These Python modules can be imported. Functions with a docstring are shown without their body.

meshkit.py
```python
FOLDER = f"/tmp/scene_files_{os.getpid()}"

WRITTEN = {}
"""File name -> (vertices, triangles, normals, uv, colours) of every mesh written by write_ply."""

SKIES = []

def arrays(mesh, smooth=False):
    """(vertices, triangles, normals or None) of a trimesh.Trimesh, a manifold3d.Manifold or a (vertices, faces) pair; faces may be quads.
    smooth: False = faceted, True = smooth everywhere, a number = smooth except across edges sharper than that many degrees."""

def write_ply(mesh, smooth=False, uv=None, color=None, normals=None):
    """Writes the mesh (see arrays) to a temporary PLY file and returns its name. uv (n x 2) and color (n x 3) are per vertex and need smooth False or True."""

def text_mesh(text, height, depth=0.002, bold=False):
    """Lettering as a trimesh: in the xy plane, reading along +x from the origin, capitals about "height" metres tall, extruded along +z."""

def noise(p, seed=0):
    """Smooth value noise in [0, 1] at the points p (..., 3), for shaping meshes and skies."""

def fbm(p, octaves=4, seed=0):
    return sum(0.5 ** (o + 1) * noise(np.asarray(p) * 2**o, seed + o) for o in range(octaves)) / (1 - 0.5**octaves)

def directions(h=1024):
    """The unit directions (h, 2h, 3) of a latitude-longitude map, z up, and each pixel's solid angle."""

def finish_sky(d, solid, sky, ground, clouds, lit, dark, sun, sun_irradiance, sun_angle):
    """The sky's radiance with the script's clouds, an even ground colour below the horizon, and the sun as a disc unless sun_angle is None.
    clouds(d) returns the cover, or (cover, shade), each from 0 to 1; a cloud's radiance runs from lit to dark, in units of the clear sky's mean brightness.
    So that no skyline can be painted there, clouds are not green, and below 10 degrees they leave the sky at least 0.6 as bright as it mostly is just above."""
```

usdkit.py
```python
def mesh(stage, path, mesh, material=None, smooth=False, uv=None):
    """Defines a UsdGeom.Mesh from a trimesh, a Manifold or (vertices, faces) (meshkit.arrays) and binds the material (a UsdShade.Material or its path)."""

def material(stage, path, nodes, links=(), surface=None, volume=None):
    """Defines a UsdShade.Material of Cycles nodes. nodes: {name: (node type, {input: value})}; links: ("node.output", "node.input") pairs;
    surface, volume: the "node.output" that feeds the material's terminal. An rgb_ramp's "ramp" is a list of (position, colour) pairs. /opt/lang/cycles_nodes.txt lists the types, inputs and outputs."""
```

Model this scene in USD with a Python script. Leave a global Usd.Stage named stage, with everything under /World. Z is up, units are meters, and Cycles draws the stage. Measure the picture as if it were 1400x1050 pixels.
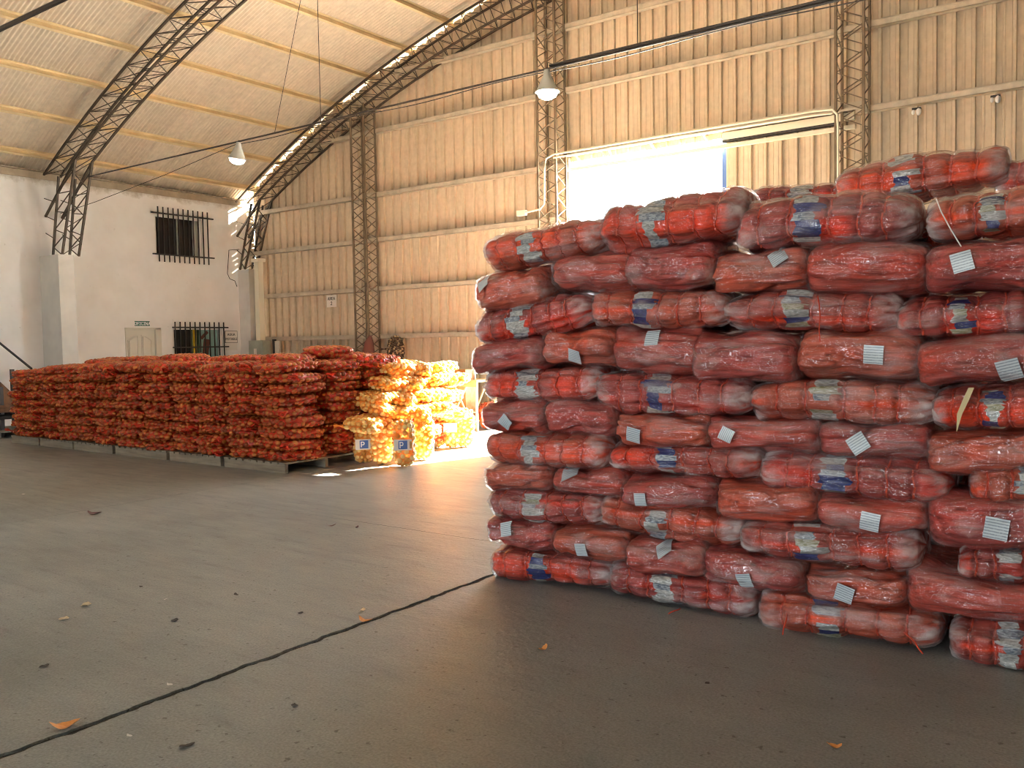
import math, random
import numpy as np, trimesh, usdkit, meshkit
from pxr import Usd, UsdGeom, UsdLux, UsdShade, Gf, Sdf, Vt
from shapely.geometry import Polygon, box as sbox
from scipy.interpolate import griddata

stage = Usd.Stage.CreateInMemory()
UsdGeom.SetStageUpAxis(stage, 'Z'); UsdGeom.SetStageMetersPerUnit(stage, 1.0)
UsdGeom.Xform.Define(stage, '/World')

# ---------------------------------------------------------------- camera
H = 1.55
FPX = 1200.0
R = np.array([[0.8087103, 0.5879598, -0.0170533], [0.0142045, -0.0485047, -0.9987219], [-0.5880356, 0.8074345, -0.0475780]])
cam = UsdGeom.Camera.Define(stage, '/World/camera')
cam.CreateHorizontalApertureAttr(36.0); cam.CreateVerticalApertureAttr(27.0)
cam.CreateFocalLengthAttr(36.0 * FPX / 1400)
cam.CreateClippingRangeAttr((0.05, 1000.0))
_r, _u, _b = R[0], -R[1], -R[2]
cam.AddTransformOp().Set(Gf.Matrix4d(*_r, 0, *_u, 0, *_b, 0, 0, 0, H, 1))
cam.CreateExposureAttr(0.08)

# ---------------------------------------------------------------- sky, sun, gable doorway daylight, added light behind the camera
SUN_DIR = np.array([0.274, 0.962, 0.665]); SUN_DIR /= np.linalg.norm(SUN_DIR)     # towards the sun
sky = UsdLux.DomeLight.Define(stage, '/World/sky')
sky.CreateIntensityAttr(2.2); sky.CreateColorAttr(Gf.Vec3f(0.78, 0.90, 1.0))
sun = UsdLux.DistantLight.Define(stage, '/World/sun')
sun.CreateAngleAttr(0.6); sun.CreateNormalizeAttr(True); sun.CreateIntensityAttr(112.0); sun.CreateColorAttr(Gf.Vec3f(1.0, 0.88, 0.70))
_z = SUN_DIR; _x = np.cross([0, 0, 1.0], _z); _x /= np.linalg.norm(_x); _y = np.cross(_z, _x)
sun.AddTransformOp().Set(Gf.Matrix4d(*_x, 0, *_y, 0, *_z, 0, 0, 0, 0, 1))


def rect_light(path, center, w, h, facing, inten, col):
    l = UsdLux.RectLight.Define(stage, path)
    l.CreateWidthAttr(w); l.CreateHeightAttr(h); l.CreateIntensityAttr(inten); l.CreateColorAttr(Gf.Vec3f(*col))
    z = -np.array(facing, float); x = np.cross([0, 0, 1.0], z); y = np.cross(z, x)
    l.AddTransformOp().Set(Gf.Matrix4d(*x, 0, *y, 0, *z, 0, *center, 1))


rect_light('/World/doorway_daylight', (-7.37, 14.75, 2.45), 3.1, 4.9, (0, -1, 0), 16.0, (0.78, 0.90, 1.0))
rect_light('/World/added_rear_light', (-5.0, -11.2, 1.9), 6.6, 3.6, (0, 1, 0), 7.0, (0.86, 0.94, 1.0))  # rear light added to put sheen and glints on the bales

# ---------------------------------------------------------------- helpers
rng = np.random.default_rng(7)
LOOK = '/World/Looks'
UsdGeom.Scope.Define(stage, LOOK)
used = {}


def numbered(parent, name):
    k = used.get((parent, name), 0)
    used[(parent, name)] = k + 1
    return f'{parent}/{name}' if k == 0 else f'{parent}/{name}_{k:03d}'


def path_of(p):
    return '/World' if p is None else (p if isinstance(p, str) else str(p.GetPath()))


def tag(o, label=None, cat=None, group=None, kind=None):
    p = o.GetPrim() if hasattr(o, 'GetPrim') else o
    for k, v in (('label', label), ('category', cat), ('group', group), ('kind', kind)):
        if v:
            p.SetCustomDataByKey(k, v)
    return p


def mat4(loc=(0, 0, 0), rz=0.0, ry=0.0, rx=0.0, sc=(1, 1, 1)):
    """row-vector matrix: scale, then rotate x, y, z, then translate"""
    m = np.eye(4)
    m[:3, :3] = np.diag(sc)
    for ax, a in ((0, rx), (1, ry), (2, rz)):
        c, s = math.cos(a), math.sin(a)
        r = np.eye(4); i, j = [(1, 2), (2, 0), (0, 1)][ax]
        r[i, i] = c; r[i, j] = s; r[j, i] = -s; r[j, j] = c
        m = m @ r
    m[3, :3] = loc
    return m


def thing(name, label=None, cat=None, loc=(0, 0, 0), rz=0.0, ry=0.0, rx=0.0, sc=(1, 1, 1), group=None, kind=None, parent=None):
    x = UsdGeom.Xform.Define(stage, numbered(path_of(parent), name))
    x.AddTransformOp().Set(Gf.Matrix4d(*mat4(loc, rz, ry, rx, sc).ravel()))
    tag(x, label, cat, group, kind)
    return x.GetPrim()


def obj(name, mesh, m, parent=None, smooth=False, label=None, cat=None, group=None, kind=None, prim=None, uv=None):
    p = usdkit.mesh(stage, numbered(path_of(parent), name), mesh, m, smooth=smooth, uv=uv)
    if prim:
        for k, a in prim.items():
            UsdGeom.PrimvarsAPI(p).CreatePrimvar(k, Sdf.ValueTypeNames.FloatArray, 'vertex').Set(Vt.FloatArray.FromNumpy(np.asarray(a, np.float32)))
    tag(p, label, cat, group, kind)
    return p.GetPrim()


class MB:
    def __init__(s):
        s.v, s.f, s.n = [], [], 0

    def add(s, v, f):
        v = np.asarray(v, float); f = np.asarray(f, int)
        if f.shape[1] == 4:
            f = np.vstack([f[:, [0, 1, 2]], f[:, [0, 2, 3]]])
        s.v.append(v); s.f.append(f + s.n); s.n += len(v)
        return s

    def box(s, lo, hi):
        lo, hi = np.minimum(lo, hi), np.maximum(lo, hi)
        m = trimesh.creation.box(bounds=[lo, hi])
        return s.add(m.vertices, m.faces)

    def tm(s, m):
        return s.add(m.vertices, m.faces)

    def bar(s, p, q, w, h=None, up=(0, 0, 1)):
        """rectangular bar from p to q, w across, h along up"""
        h = h or w
        p, q = np.array(p, float), np.array(q, float)
        t = (q - p) / np.linalg.norm(q - p)
        up = np.array(up, float)
        if abs(t @ up) > .95:
            up = np.array([1.0, 0, 0])
        a = np.cross(t, up); a /= np.linalg.norm(a); b = np.cross(a, t)
        c = [a * (i * w / 2) + b * (j * h / 2) for i, j in ((-1, -1), (1, -1), (1, 1), (-1, 1))]
        v = [p + x for x in c] + [q + x for x in c]
        return s.add(v, [[0, 1, 5, 4], [1, 2, 6, 5], [2, 3, 7, 6], [3, 0, 4, 7], [3, 2, 1, 0], [4, 5, 6, 7]])

    def tube(s, pts, r, n=6):
        p = np.asarray(pts, float)
        t = np.gradient(p, axis=0); t /= np.linalg.norm(t, axis=1, keepdims=True) + 1e-12
        ref = np.array([0.31, 0.2, 0.93])
        if abs(t[:, :] @ ref).max() > .97:
            ref = np.array([0.9, -0.4, 0.1])
        a = np.cross(t, ref); a /= np.linalg.norm(a, axis=1, keepdims=True) + 1e-12
        b = np.cross(t, a)
        an = np.arange(n) * 2 * np.pi / n
        rr = np.broadcast_to(r, (len(p),))
        v = p[:, None] + rr[:, None, None] * (np.cos(an)[None, :, None] * a[:, None] + np.sin(an)[None, :, None] * b[:, None])
        i, j = np.meshgrid(np.arange(len(p) - 1), np.arange(n), indexing='ij')
        q = np.stack([i * n + j, (i + 1) * n + j, (i + 1) * n + (j + 1) % n, i * n + (j + 1) % n], -1).reshape(-1, 4)
        s.add(v.reshape(-1, 3), q)
        k = len(p)
        s.add(np.vstack([v[0], v[-1]]), [[0, x, x + 1] for x in range(1, n - 1)] + [[n, n + x + 1, n + x] for x in range(1, n - 1)])
        return s

    def mesh(s):
        return np.vstack(s.v), np.vstack(s.f)

    def build(s, name, m, parent=None, **k):
        return obj(name, s.mesh(), m, parent, **k)


def ray(u, v):
    return R.T @ np.array([(u - 700) / FPX, (v - 525) / FPX, 1.0])


def on(u, v, ax, val):
    """the point of the plane (axis ax = val) seen at photo pixel u, v: used only to measure where things stand"""
    d = ray(u, v); o = np.array([0, 0, H])
    return o + d * (val - o[ax]) / d[ax]


# ---------------------------------------------------------------- materials
def mat(name, nodes, links=(), surface='p.BSDF'):
    return usdkit.material(stage, f'{LOOK}/{name}', nodes, links, surface=surface)


def plain(name, col, rough=.6, metal=0.0, var=0.0, scale=6.0, bump=0.0, spec=.5, bscale=None):
    n = {'p': ('principled_bsdf', {'base_color': col, 'roughness': rough, 'metallic': metal, 'specular_ior_level': spec})}
    l = []
    if var or bump:
        n['tc'] = ('geometry', {})
        n['n'] = ('noise_texture', {'scale': scale, 'detail': 5.0, 'roughness': .6})
        l.append(('tc.position', 'n.vector'))
    if var:
        c = np.array(col)
        n['r'] = ('rgb_ramp', {'ramp': [(.25, tuple(c * (1 - var))), (.5, tuple(c)), (.75, tuple(np.minimum(1, c * (1 + var))))]})
        l += [('n.fac', 'r.fac'), ('r.color', 'p.base_color')]
    if bump:
        n['n2'] = ('noise_texture', {'scale': bscale or scale * 5, 'detail': 4.0})
        n['b'] = ('bump', {'strength': bump, 'distance': .01})
        l += [('tc.position', 'n2.vector'), ('n2.fac', 'b.height'), ('b.normal', 'p.normal')]
    return mat(name, n, l)


def streaky(name, base, dirt, rough, metal, sx, sy, sz, lo=.45, hi=.72, fine=(.9, 1.05)):
    """sheet metal with stretched dirt streaks"""
    n = {'g': ('geometry', {}), 'm': ('mapping', {'scale': (sx, sy, sz)}), 'n': ('noise_texture', {'scale': 1.0, 'detail': 6.0, 'roughness': .62}),
         'r': ('map_range', {'from_min': lo, 'from_max': hi, 'clamp': True}), 'x': ('mix_color', {'a': base, 'b': dirt}),
         'n2': ('noise_texture', {'scale': 9.0, 'detail': 3.0}), 'r2': ('rgb_ramp', {'ramp': [(.3, (fine[0],) * 3), (.7, (fine[1],) * 3)]}),
         'y': ('mix_color', {'blend_type': 'multiply', 'fac': 1.0}), 'p': ('principled_bsdf', {'roughness': rough, 'metallic': metal})}
    l = [('g.position', 'm.vector'), ('m.vector', 'n.vector'), ('n.fac', 'r.value'), ('r.result', 'x.fac'), ('g.position', 'n2.vector'), ('n2.fac', 'r2.fac'),
         ('x.result', 'y.a'), ('r2.color', 'y.b'), ('y.result', 'p.base_color')]
    return mat(name, n, l)


M = {}
M['roof'] = [streaky(f'roof_sheet_{i}', tuple(np.array((.64, .54, .42)) * k), (.50, .41, .30), .5, .15, .25, 4.0, .25, .66, 1.0) for i, k in enumerate((1.0, .95, 1.04))]
M['gable'] = [streaky(f'wall_sheet_{i}', tuple(np.array((.60, .485, .345)) * k), (.42, .34, .24), .5, .05, 3.0, 3.0, .35, .5, .8) for i, k in enumerate((1.0, .95, 1.05))]
M['door_sheet'] = streaky('door_sheet', (.74, .68, .54), (.6, .5, .36), .5, .05, 3.0, 3.0, .3, .55, .85)
M['purlin'] = plain('purlin_paint', (.64, .49, .28), .55, 0.0, .18, 3.0)
M['girt'] = plain('girt_steel', (.50, .43, .33), .5, .2, .25, 5.0)
M['truss'] = plain('truss_steel', (.060, .042, .028), .6, .1, .35, 7.0)
M['post'] = plain('post_steel', (.145, .105, .065), .6, .1, .3, 7.0)
M['flash'] = plain('eave_beam', (.30, .24, .17), .6, .1, .3, 4.0)
M['bars'] = plain('bar_iron', (.03, .026, .024), .5, .3, .2, 20.0)
M['white_frame'] = plain('white_frame', (.75, .73, .70), .4)
M['dark_cable'] = plain('dark_cable', (.035, .026, .02), .5)
M['cream_pipe'] = plain('cream_pipe', (.80, .74, .58), .4)
M['blue_frame'] = plain('blue_frame', (.08, .16, .42), .4)
M['lamp_metal'] = plain('lamp_metal', (.45, .47, .46), .35, .5)
M['lamp_glow'] = mat('lamp_glow', {'e': ('emission', {'color': (.93, 1.0, .9), 'strength': 40.0})}, surface='e.emission')
M['column'] = plain('column_render', (.62, .60, .56), .8, 0, .10, 2.5, .15)
M['door_paint'] = plain('door_paint', (.60, .57, .48), .45, 0, .04, 3.0)
M['dark_glass'] = mat('dark_glass', {'p': ('principled_bsdf', {'base_color': (.012, .011, .012), 'roughness': .12})})
M['green_sign'] = plain('green_sign', (.02, .11, .075), .4)
M['white_sign'] = plain('white_sign', (.74, .70, .64), .5)
M['sign_ink'] = plain('sign_ink', (.05, .05, .05), .6)
M['white_ink'] = plain('white_ink', (.85, .87, .85), .5)
M['box_grey'] = plain('box_grey', (.34, .36, .30), .5, 0, .15, 5.0)
M['yellow_strip'] = plain('yellow_strip', (.80, .56, .03), .8)
M['teal_strip'] = plain('teal_strip', (.25, .40, .36), .8)
M['green_dark'] = plain('green_dark', (.03, .06, .03), .8)
M['brown_red'] = plain('brown_red', (.12, .04, .03), .8)
M['wood_pallet'] = streaky('pallet_wood', (.30, .25, .18), (.17, .13, .09), .8, 0, 1.5, 18., 18., .4, .7)
M['wood_orange'] = streaky('table_wood', (.56, .33, .13), (.42, .22, .07), .6, 0, 2., 12., 12., .4, .7)
M['wood_brown'] = streaky('board_wood', (.16, .075, .035), (.09, .04, .02), .7, 0, 2., 12., 12., .4, .7)
M['frame_paint'] = plain('frame_paint', (.60, .45, .25), .5)
M['outside'] = plain('outside_ground', (.42, .40, .36), .9, 0, .1, .5)
M['cardboard'] = plain('cardboard', (.34, .25, .20), .8, 0, .1, 8.0)
M['joint'] = plain('joint_filler', (.045, .042, .036), .9, 0, .4, 30.0, .4)
M['skin'] = plain('onion_skin', (.72, .31, .085), .45, 0, .2, 60.0)
M['skin_pale'] = plain('onion_skin_pale', (.62, .52, .34), .5, 0, .2, 60.0)
M['skin_dark'] = plain('onion_skin_dark', (.11, .045, .05), .5, 0, .2, 60.0)
M['scrap'] = plain('scrap', (.055, .05, .045), .7, 0, .2, 60.0)
M['paper'] = plain('paper_scrap', (.72, .72, .70), .7)

# plaster of the left wall: off white, scuffs and the brown stain band under the eave
M['plaster'] = mat('plaster', {
    'g': ('geometry', {}), 'n': ('noise_texture', {'scale': .9, 'detail': 6.0, 'roughness': .6}), 'r': ('rgb_ramp', {'ramp': [(.3, (.74, .715, .675)), (.6, (.84, .825, .80))]}),
    's': ('separate_xyz', {}), 'n2': ('noise_texture', {'scale': 2.3, 'detail': 7.0, 'roughness': .7}), 'sc': ('math', {'math_type': 'multiply_add', 'value2': .45, 'value3': -.2}),
    'ad': ('math', {'math_type': 'add'}), 'mr': ('map_range', {'from_min': 4.98, 'from_max': 5.14, 'clamp': True}), 'x': ('mix_color', {'b': (.33, .27, .20)}),
    'n3': ('noise_texture', {'scale': 7.0, 'detail': 4.0, 'roughness': .75}), 'r3': ('map_range', {'from_min': .66, 'from_max': .74, 'clamp': True}), 'r3m': ('math', {'math_type': 'multiply', 'value2': .35}),
    'y': ('mix_color', {'b': (.30, .25, .19)}), 'b': ('bump', {'strength': .25, 'distance': .02}), 'p': ('principled_bsdf', {'roughness': .85})},
    [('g.position', 'n.vector'), ('n.fac', 'r.fac'), ('g.position', 's.vector'), ('g.position', 'n2.vector'), ('n2.fac', 'sc.value1'), ('sc.value', 'ad.value1'), ('s.z', 'ad.value2'),
     ('ad.value', 'mr.value'), ('mr.result', 'x.fac'), ('r.color', 'x.a'), ('g.position', 'n3.vector'), ('n3.fac', 'r3.value'), ('r3.result', 'r3m.value1'), ('r3m.value', 'y.fac'), ('x.result', 'y.a'),
     ('y.result', 'p.base_color'), ('n2.fac', 'b.height'), ('b.normal', 'p.normal')])

# concrete floor: grey with patches, tyre scuffs, dark specks, a slight polish
M['floor'] = mat('floor_concrete', {
    'g': ('geometry', {}), 'n': ('noise_texture', {'scale': .55, 'detail': 8.0, 'roughness': .62}), 'r': ('rgb_ramp', {'ramp': [(.28, (.165, .18, .174)), (.5, (.232, .25, .243)), (.72, (.30, .318, .308))]}),
    'm': ('mapping', {'scale': (1.0, 5.0, 1.0), 'rotation': (0, 0, .5)}), 'n2': ('noise_texture', {'scale': 1.7, 'detail': 7.0, 'roughness': .7}), 'r2': ('map_range', {'from_min': .58, 'from_max': .80, 'clamp': True, 'to_max': .5}),
    'x': ('mix_color', {'b': (.115, .11, .095)}), 'v': ('voronoi_texture', {'scale': 5.0}), 'n3': ('noise_texture', {'scale': 26.0, 'detail': 3.0}),
    'r3': ('map_range', {'from_min': .655, 'from_max': .71, 'clamp': True, 'to_max': .7}), 'y': ('mix_color', {'b': (.05, .046, .04)}),
    'n4': ('noise_texture', {'scale': 90.0, 'detail': 2.0}), 'r4': ('rgb_ramp', {'ramp': [(.28, (.74,) * 3), (.5, (.98,) * 3), (.72, (1.2,) * 3)]}), 'z': ('mix_color', {'blend_type': 'multiply', 'fac': 1.0}),
    'b': ('bump', {'strength': .35, 'distance': .01}), 'rr': ('map_range', {'from_min': .3, 'from_max': .7, 'to_min': .36, 'to_max': .56}),
    'p': ('principled_bsdf', {'specular_ior_level': .5})},
    [('g.position', 'n.vector'), ('n.fac', 'r.fac'), ('g.position', 'm.vector'), ('m.vector', 'n2.vector'), ('n2.fac', 'r2.value'), ('r2.result', 'x.fac'), ('r.color', 'x.a'),
     ('g.position', 'n3.vector'), ('n3.fac', 'r3.value'), ('r3.result', 'y.fac'), ('x.result', 'y.a'), ('g.position', 'n4.vector'), ('n4.fac', 'r4.fac'), ('y.result', 'z.a'), ('r4.color', 'z.b'),
     ('z.result', 'p.base_color'), ('n2.fac', 'rr.value'), ('rr.result', 'p.roughness'), ('n3.fac', 'b.height'), ('b.normal', 'p.normal')])


def fabric(name, dull, vivid):
    """knitted net folded flat: fine lengthwise folds; primvar tone picks dull folds or the taut vivid stripe"""
    return mat(name, {
        'tc': ('texture_coordinate', {}), 'm': ('mapping', {'scale': (2.0, 48., 48.)}), 'n': ('noise_texture', {'scale': 1.0, 'detail': 4.0, 'roughness': .6}),
        'r': ('rgb_ramp', {'ramp': [(.28, (.42,) * 3), (.5, (.92,) * 3), (.72, (1.35,) * 3)]}), 'a': ('attribute', {'attribute': 'tone'}),
        'x': ('mix_color', {'a': dull, 'b': vivid}), 'y': ('mix_color', {'blend_type': 'multiply', 'fac': 1.0}),
        'b': ('bump', {'strength': .5, 'distance': .006}), 'p': ('principled_bsdf', {'roughness': .62, 'specular_ior_level': .3})},
        [('tc.object', 'm.vector'), ('m.vector', 'n.vector'), ('n.fac', 'r.fac'), ('a.fac', 'x.fac'), ('x.result', 'y.a'), ('r.color', 'y.b'), ('y.result', 'p.base_color'), ('n.fac', 'b.height'), ('b.normal', 'p.normal')])


M['fabric'] = [fabric('net_fabric_red', (.43, .075, .054), (.84, .052, .008)), fabric('net_fabric_orange', (.50, .10, .055), (.86, .075, .010)), fabric('net_fabric_crimson', (.39, .064, .054), (.78, .04, .010))]
M['cord'] = plain('tie_cord', (.62, .06, .02), .6)
M['band'] = [mat(f'print_{k}', {'tc': ('texture_coordinate', {}), 'm': ('mapping', {'scale': (40., 20., 160.)}), 'n': ('noise_texture', {'scale': 1.0, 'detail': 2.0}),
                                'r': ('rgb_ramp', {'ramp': [(.40, c0), (.60, c1)]}), 'p': ('principled_bsdf', {'roughness': .4})},
                 [('tc.object', 'm.vector'), ('m.vector', 'n.vector'), ('n.fac', 'r.fac'), ('r.color', 'p.base_color')])
             for k, c0, c1 in (('grey', (.30, .31, .29), (.58, .59, .56)), ('blue', (.006, .012, .10), (.015, .032, .19)), ('olive', (.28, .28, .15), (.52, .51, .40)), ('slate', (.12, .15, .20), (.40, .44, .46)))]
# clear film: see-through, glossy creases, milky where it is gathered (primvar milk)
M['film'] = mat('clear_film', {
    'tc': ('texture_coordinate', {}), 'm': ('mapping', {'scale': (4.5, 17., 17.), 'rotation': (0, .12, .1)}), 'n': ('noise_texture', {'scale': 1.0, 'detail': 3.0, 'roughness': .6, 'distortion': .6}),
    'c1': ('math', {'math_type': 'subtract', 'value2': .5}), 'c2': ('math', {'math_type': 'absolute'}),
    'm2': ('mapping', {'scale': (34., 14., 18.), 'rotation': (.3, .7, .2)}), 'n2': ('noise_texture', {'scale': 1.0, 'detail': 2.0, 'distortion': 1.0}), 'd1': ('math', {'math_type': 'subtract', 'value2': .5}), 'd2': ('math', {'math_type': 'absolute'}),
    'ad': ('math', {'math_type': 'multiply_add', 'value2': .45}), 'b': ('bump', {'strength': 1.0, 'distance': .034}),
    'a': ('attribute', {'attribute': 'milk'}), 'nr': ('map_range', {'from_min': .35, 'from_max': .70, 'to_min': .25, 'to_max': 1.3, 'clamp': True}), 'mk': ('math', {'math_type': 'multiply', 'use_clamp': True}),
    't': ('transparent_bsdf', {'color': (.97, .96, .96)}), 'd': ('diffuse_bsdf', {'color': (.74, .64, .62)}), 'mx': ('mix_closure', {}),
    'gl': ('glossy_bsdf', {'color': (1, 1, 1), 'roughness': .09}), 'fr': ('fresnel', {'IOR': 1.5}), 'fm0': ('math', {'math_type': 'multiply_add', 'value2': 1.2, 'value3': .03}), 'fm': ('math', {'math_type': 'minimum', 'value2': .30}), 'o': ('mix_closure', {})},
    [('tc.object', 'm.vector'), ('m.vector', 'n.vector'), ('n.fac', 'c1.value1'), ('c1.value', 'c2.value1'), ('tc.object', 'm2.vector'), ('m2.vector', 'n2.vector'), ('n2.fac', 'd1.value1'), ('d1.value', 'd2.value1'),
     ('d2.value', 'ad.value1'), ('c2.value', 'ad.value3'), ('ad.value', 'b.height'), ('n.fac', 'nr.value'), ('a.fac', 'mk.value1'), ('nr.result', 'mk.value2'),
     ('mk.value', 'mx.fac'), ('t.BSDF', 'mx.closure1'), ('d.BSDF', 'mx.closure2'), ('b.normal', 'gl.normal'), ('fr.fac', 'fm0.value1'), ('fm0.value', 'fm.value1'), ('fm.value', 'o.fac'), ('mx.closure', 'o.closure1'), ('gl.BSDF', 'o.closure2')], surface='o.closure')
M['sticker'] = mat('sticker_print', {
    'uv': ('uvmap', {'attribute': 'st'}), 'm': ('mapping', {'scale': (16., 12., 1.)}), 'n': ('noise_texture', {'scale': 1.0, 'detail': 2.0}), 'w': ('wave_texture', {'bands_direction': 'y', 'scale': 2.3}),
    'k': ('math', {'math_type': 'multiply'}), 'r': ('rgb_ramp', {'ramp': [(.22, (.62, .68, .71)), (.46, (.30, .35, .39))]}), 'p': ('principled_bsdf', {'roughness': .35})},
    [('uv.UV', 'm.vector'), ('m.vector', 'n.vector'), ('uv.UV', 'w.vector'), ('n.fac', 'k.value1'), ('w.fac', 'k.value2'), ('k.value', 'r.fac'), ('r.color', 'p.base_color')])
M['beige'] = plain('beige_ribbon', (.58, .46, .22), .5)
M['white_string'] = plain('white_string', (.75, .72, .68), .5)


def net(name, col, scale, thr):
    return mat(name, {
        'tc': ('texture_coordinate', {}), 'v': ('voronoi_texture', {'scale': scale, 'feature': 'distance_to_edge'}), 'l': ('math', {'math_type': 'less_than', 'value2': thr}),
        't': ('transparent_bsdf', {'color': (1, 1, 1)}), 'd': ('principled_bsdf', {'base_color': col, 'roughness': .4, 'specular_ior_level': .5}), 'tr': ('translucent_bsdf', {'color': col}),
        'dm': ('mix_closure', {'fac': .3}), 'o': ('mix_closure', {})},
        [('tc.object', 'v.vector'), ('v.distance', 'l.value1'), ('d.BSDF', 'dm.closure1'), ('tr.BSDF', 'dm.closure2'), ('l.value', 'o.fac'), ('t.BSDF', 'o.closure1'), ('dm.closure', 'o.closure2')], surface='o.closure')


M['net'] = net('red_net', (.60, .038, .014), 75.0, .30)
M['net_orange_sunlit'] = net('sunlit_orange_net', (.88, .32, .05), 75.0, .20)  # orange net, colour lightened to stand in for full sun
M['net_dark'] = net('dark_net', (.05, .02, .012), 60.0, .2)


def onions(name, ramp):
    return mat(name, {'a': ('attribute', {'attribute': 'tone'}), 'r': ('rgb_ramp', {'ramp': ramp}), 'p': ('principled_bsdf', {'roughness': .33, 'specular_ior_level': .5})},
               [('a.fac', 'r.fac'), ('r.color', 'p.base_color')])


M['onion'] = onions('onion_brown', [(0, (.24, .032, .007)), (.5, (.42, .09, .014)), (1, (.54, .17, .03))])
M['onion_gold_sunlit'] = onions('onion_gold_sunlit', [(0, (.72, .30, .05)), (.5, (.82, .48, .13)), (1, (.88, .64, .26))])  # golden onions, colour lightened further to stand in for full sun
M['onion_tan'] = onions('onion_tan', [(0, (.05, .03, .015)), (.55, (.10, .06, .03)), (1, (.55, .40, .22))])

# ================================================================ SETTING
XW, YG = -18.5, 14.21
XR = 8.74                                   # right wall
YB = -11.0                                  # the wall behind the camera
CX, CZ, RR = -4.88, -18.16, 27.2            # roof arc
arcz = lambda x, r=RR: CZ + np.sqrt(r * r - (np.asarray(x, float) - CX) ** 2)
DOOR = (-8.92, -5.84, 4.93)                 # doorway in the gable: x0, x1, height
TRUSS_Y = (14.0, 9.3, 4.5)

# floor: cast slabs with open joints
fl = thing('floor', kind='structure')
xs = [XW - .6, -13.05, -8.3, -3.53, 1.25, 6.0, XR + .6]
ys = [YB - .6, -4.0, .7, 5.37, 10.1, YG + .35]
for i in range(len(xs) - 1):
    for j in range(len(ys) - 1):
        a, b, c, d = xs[i], xs[i + 1], ys[j], ys[j + 1]
        ga = .019 if abs(a + 3.53) < .01 else .004
        gb = .019 if abs(b + 3.53) < .01 else .004
        n1 = 260
        e = np.linspace(c + .003, d - .003, n1)

        def wob(x0, g):
            w = .020 * (g > .01) + .0015
            return x0 + w * (meshkit.fbm(np.c_[np.full(n1, x0 * 9.1), e * 16, np.full(n1, g * 50)], 5) - .5) * 2
        L, Rr = wob(a + ga, ga), wob(b - gb, gb)
        poly = Polygon(np.vstack([np.c_[L, e], np.c_[Rr, e][::-1]]))
        m = trimesh.creation.extrude_polygon(poly, .06, engine='earcut'); m.apply_translation((0, 0, -.06))
        obj('slab', m, M['floor'], fl)
obj('joint_filler', MB().box((XW - .6, YB - .6, -.09), (XR + .6, YG + .35, -.012)).mesh(), M['joint'], fl)
obj('ground', MB().box((-60, YG + .351, -.12), (50, 70, -.02)).box((-60, -60, -.12), (50, YB - .61, -.02)).mesh(), M['outside'], kind='structure')

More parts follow.
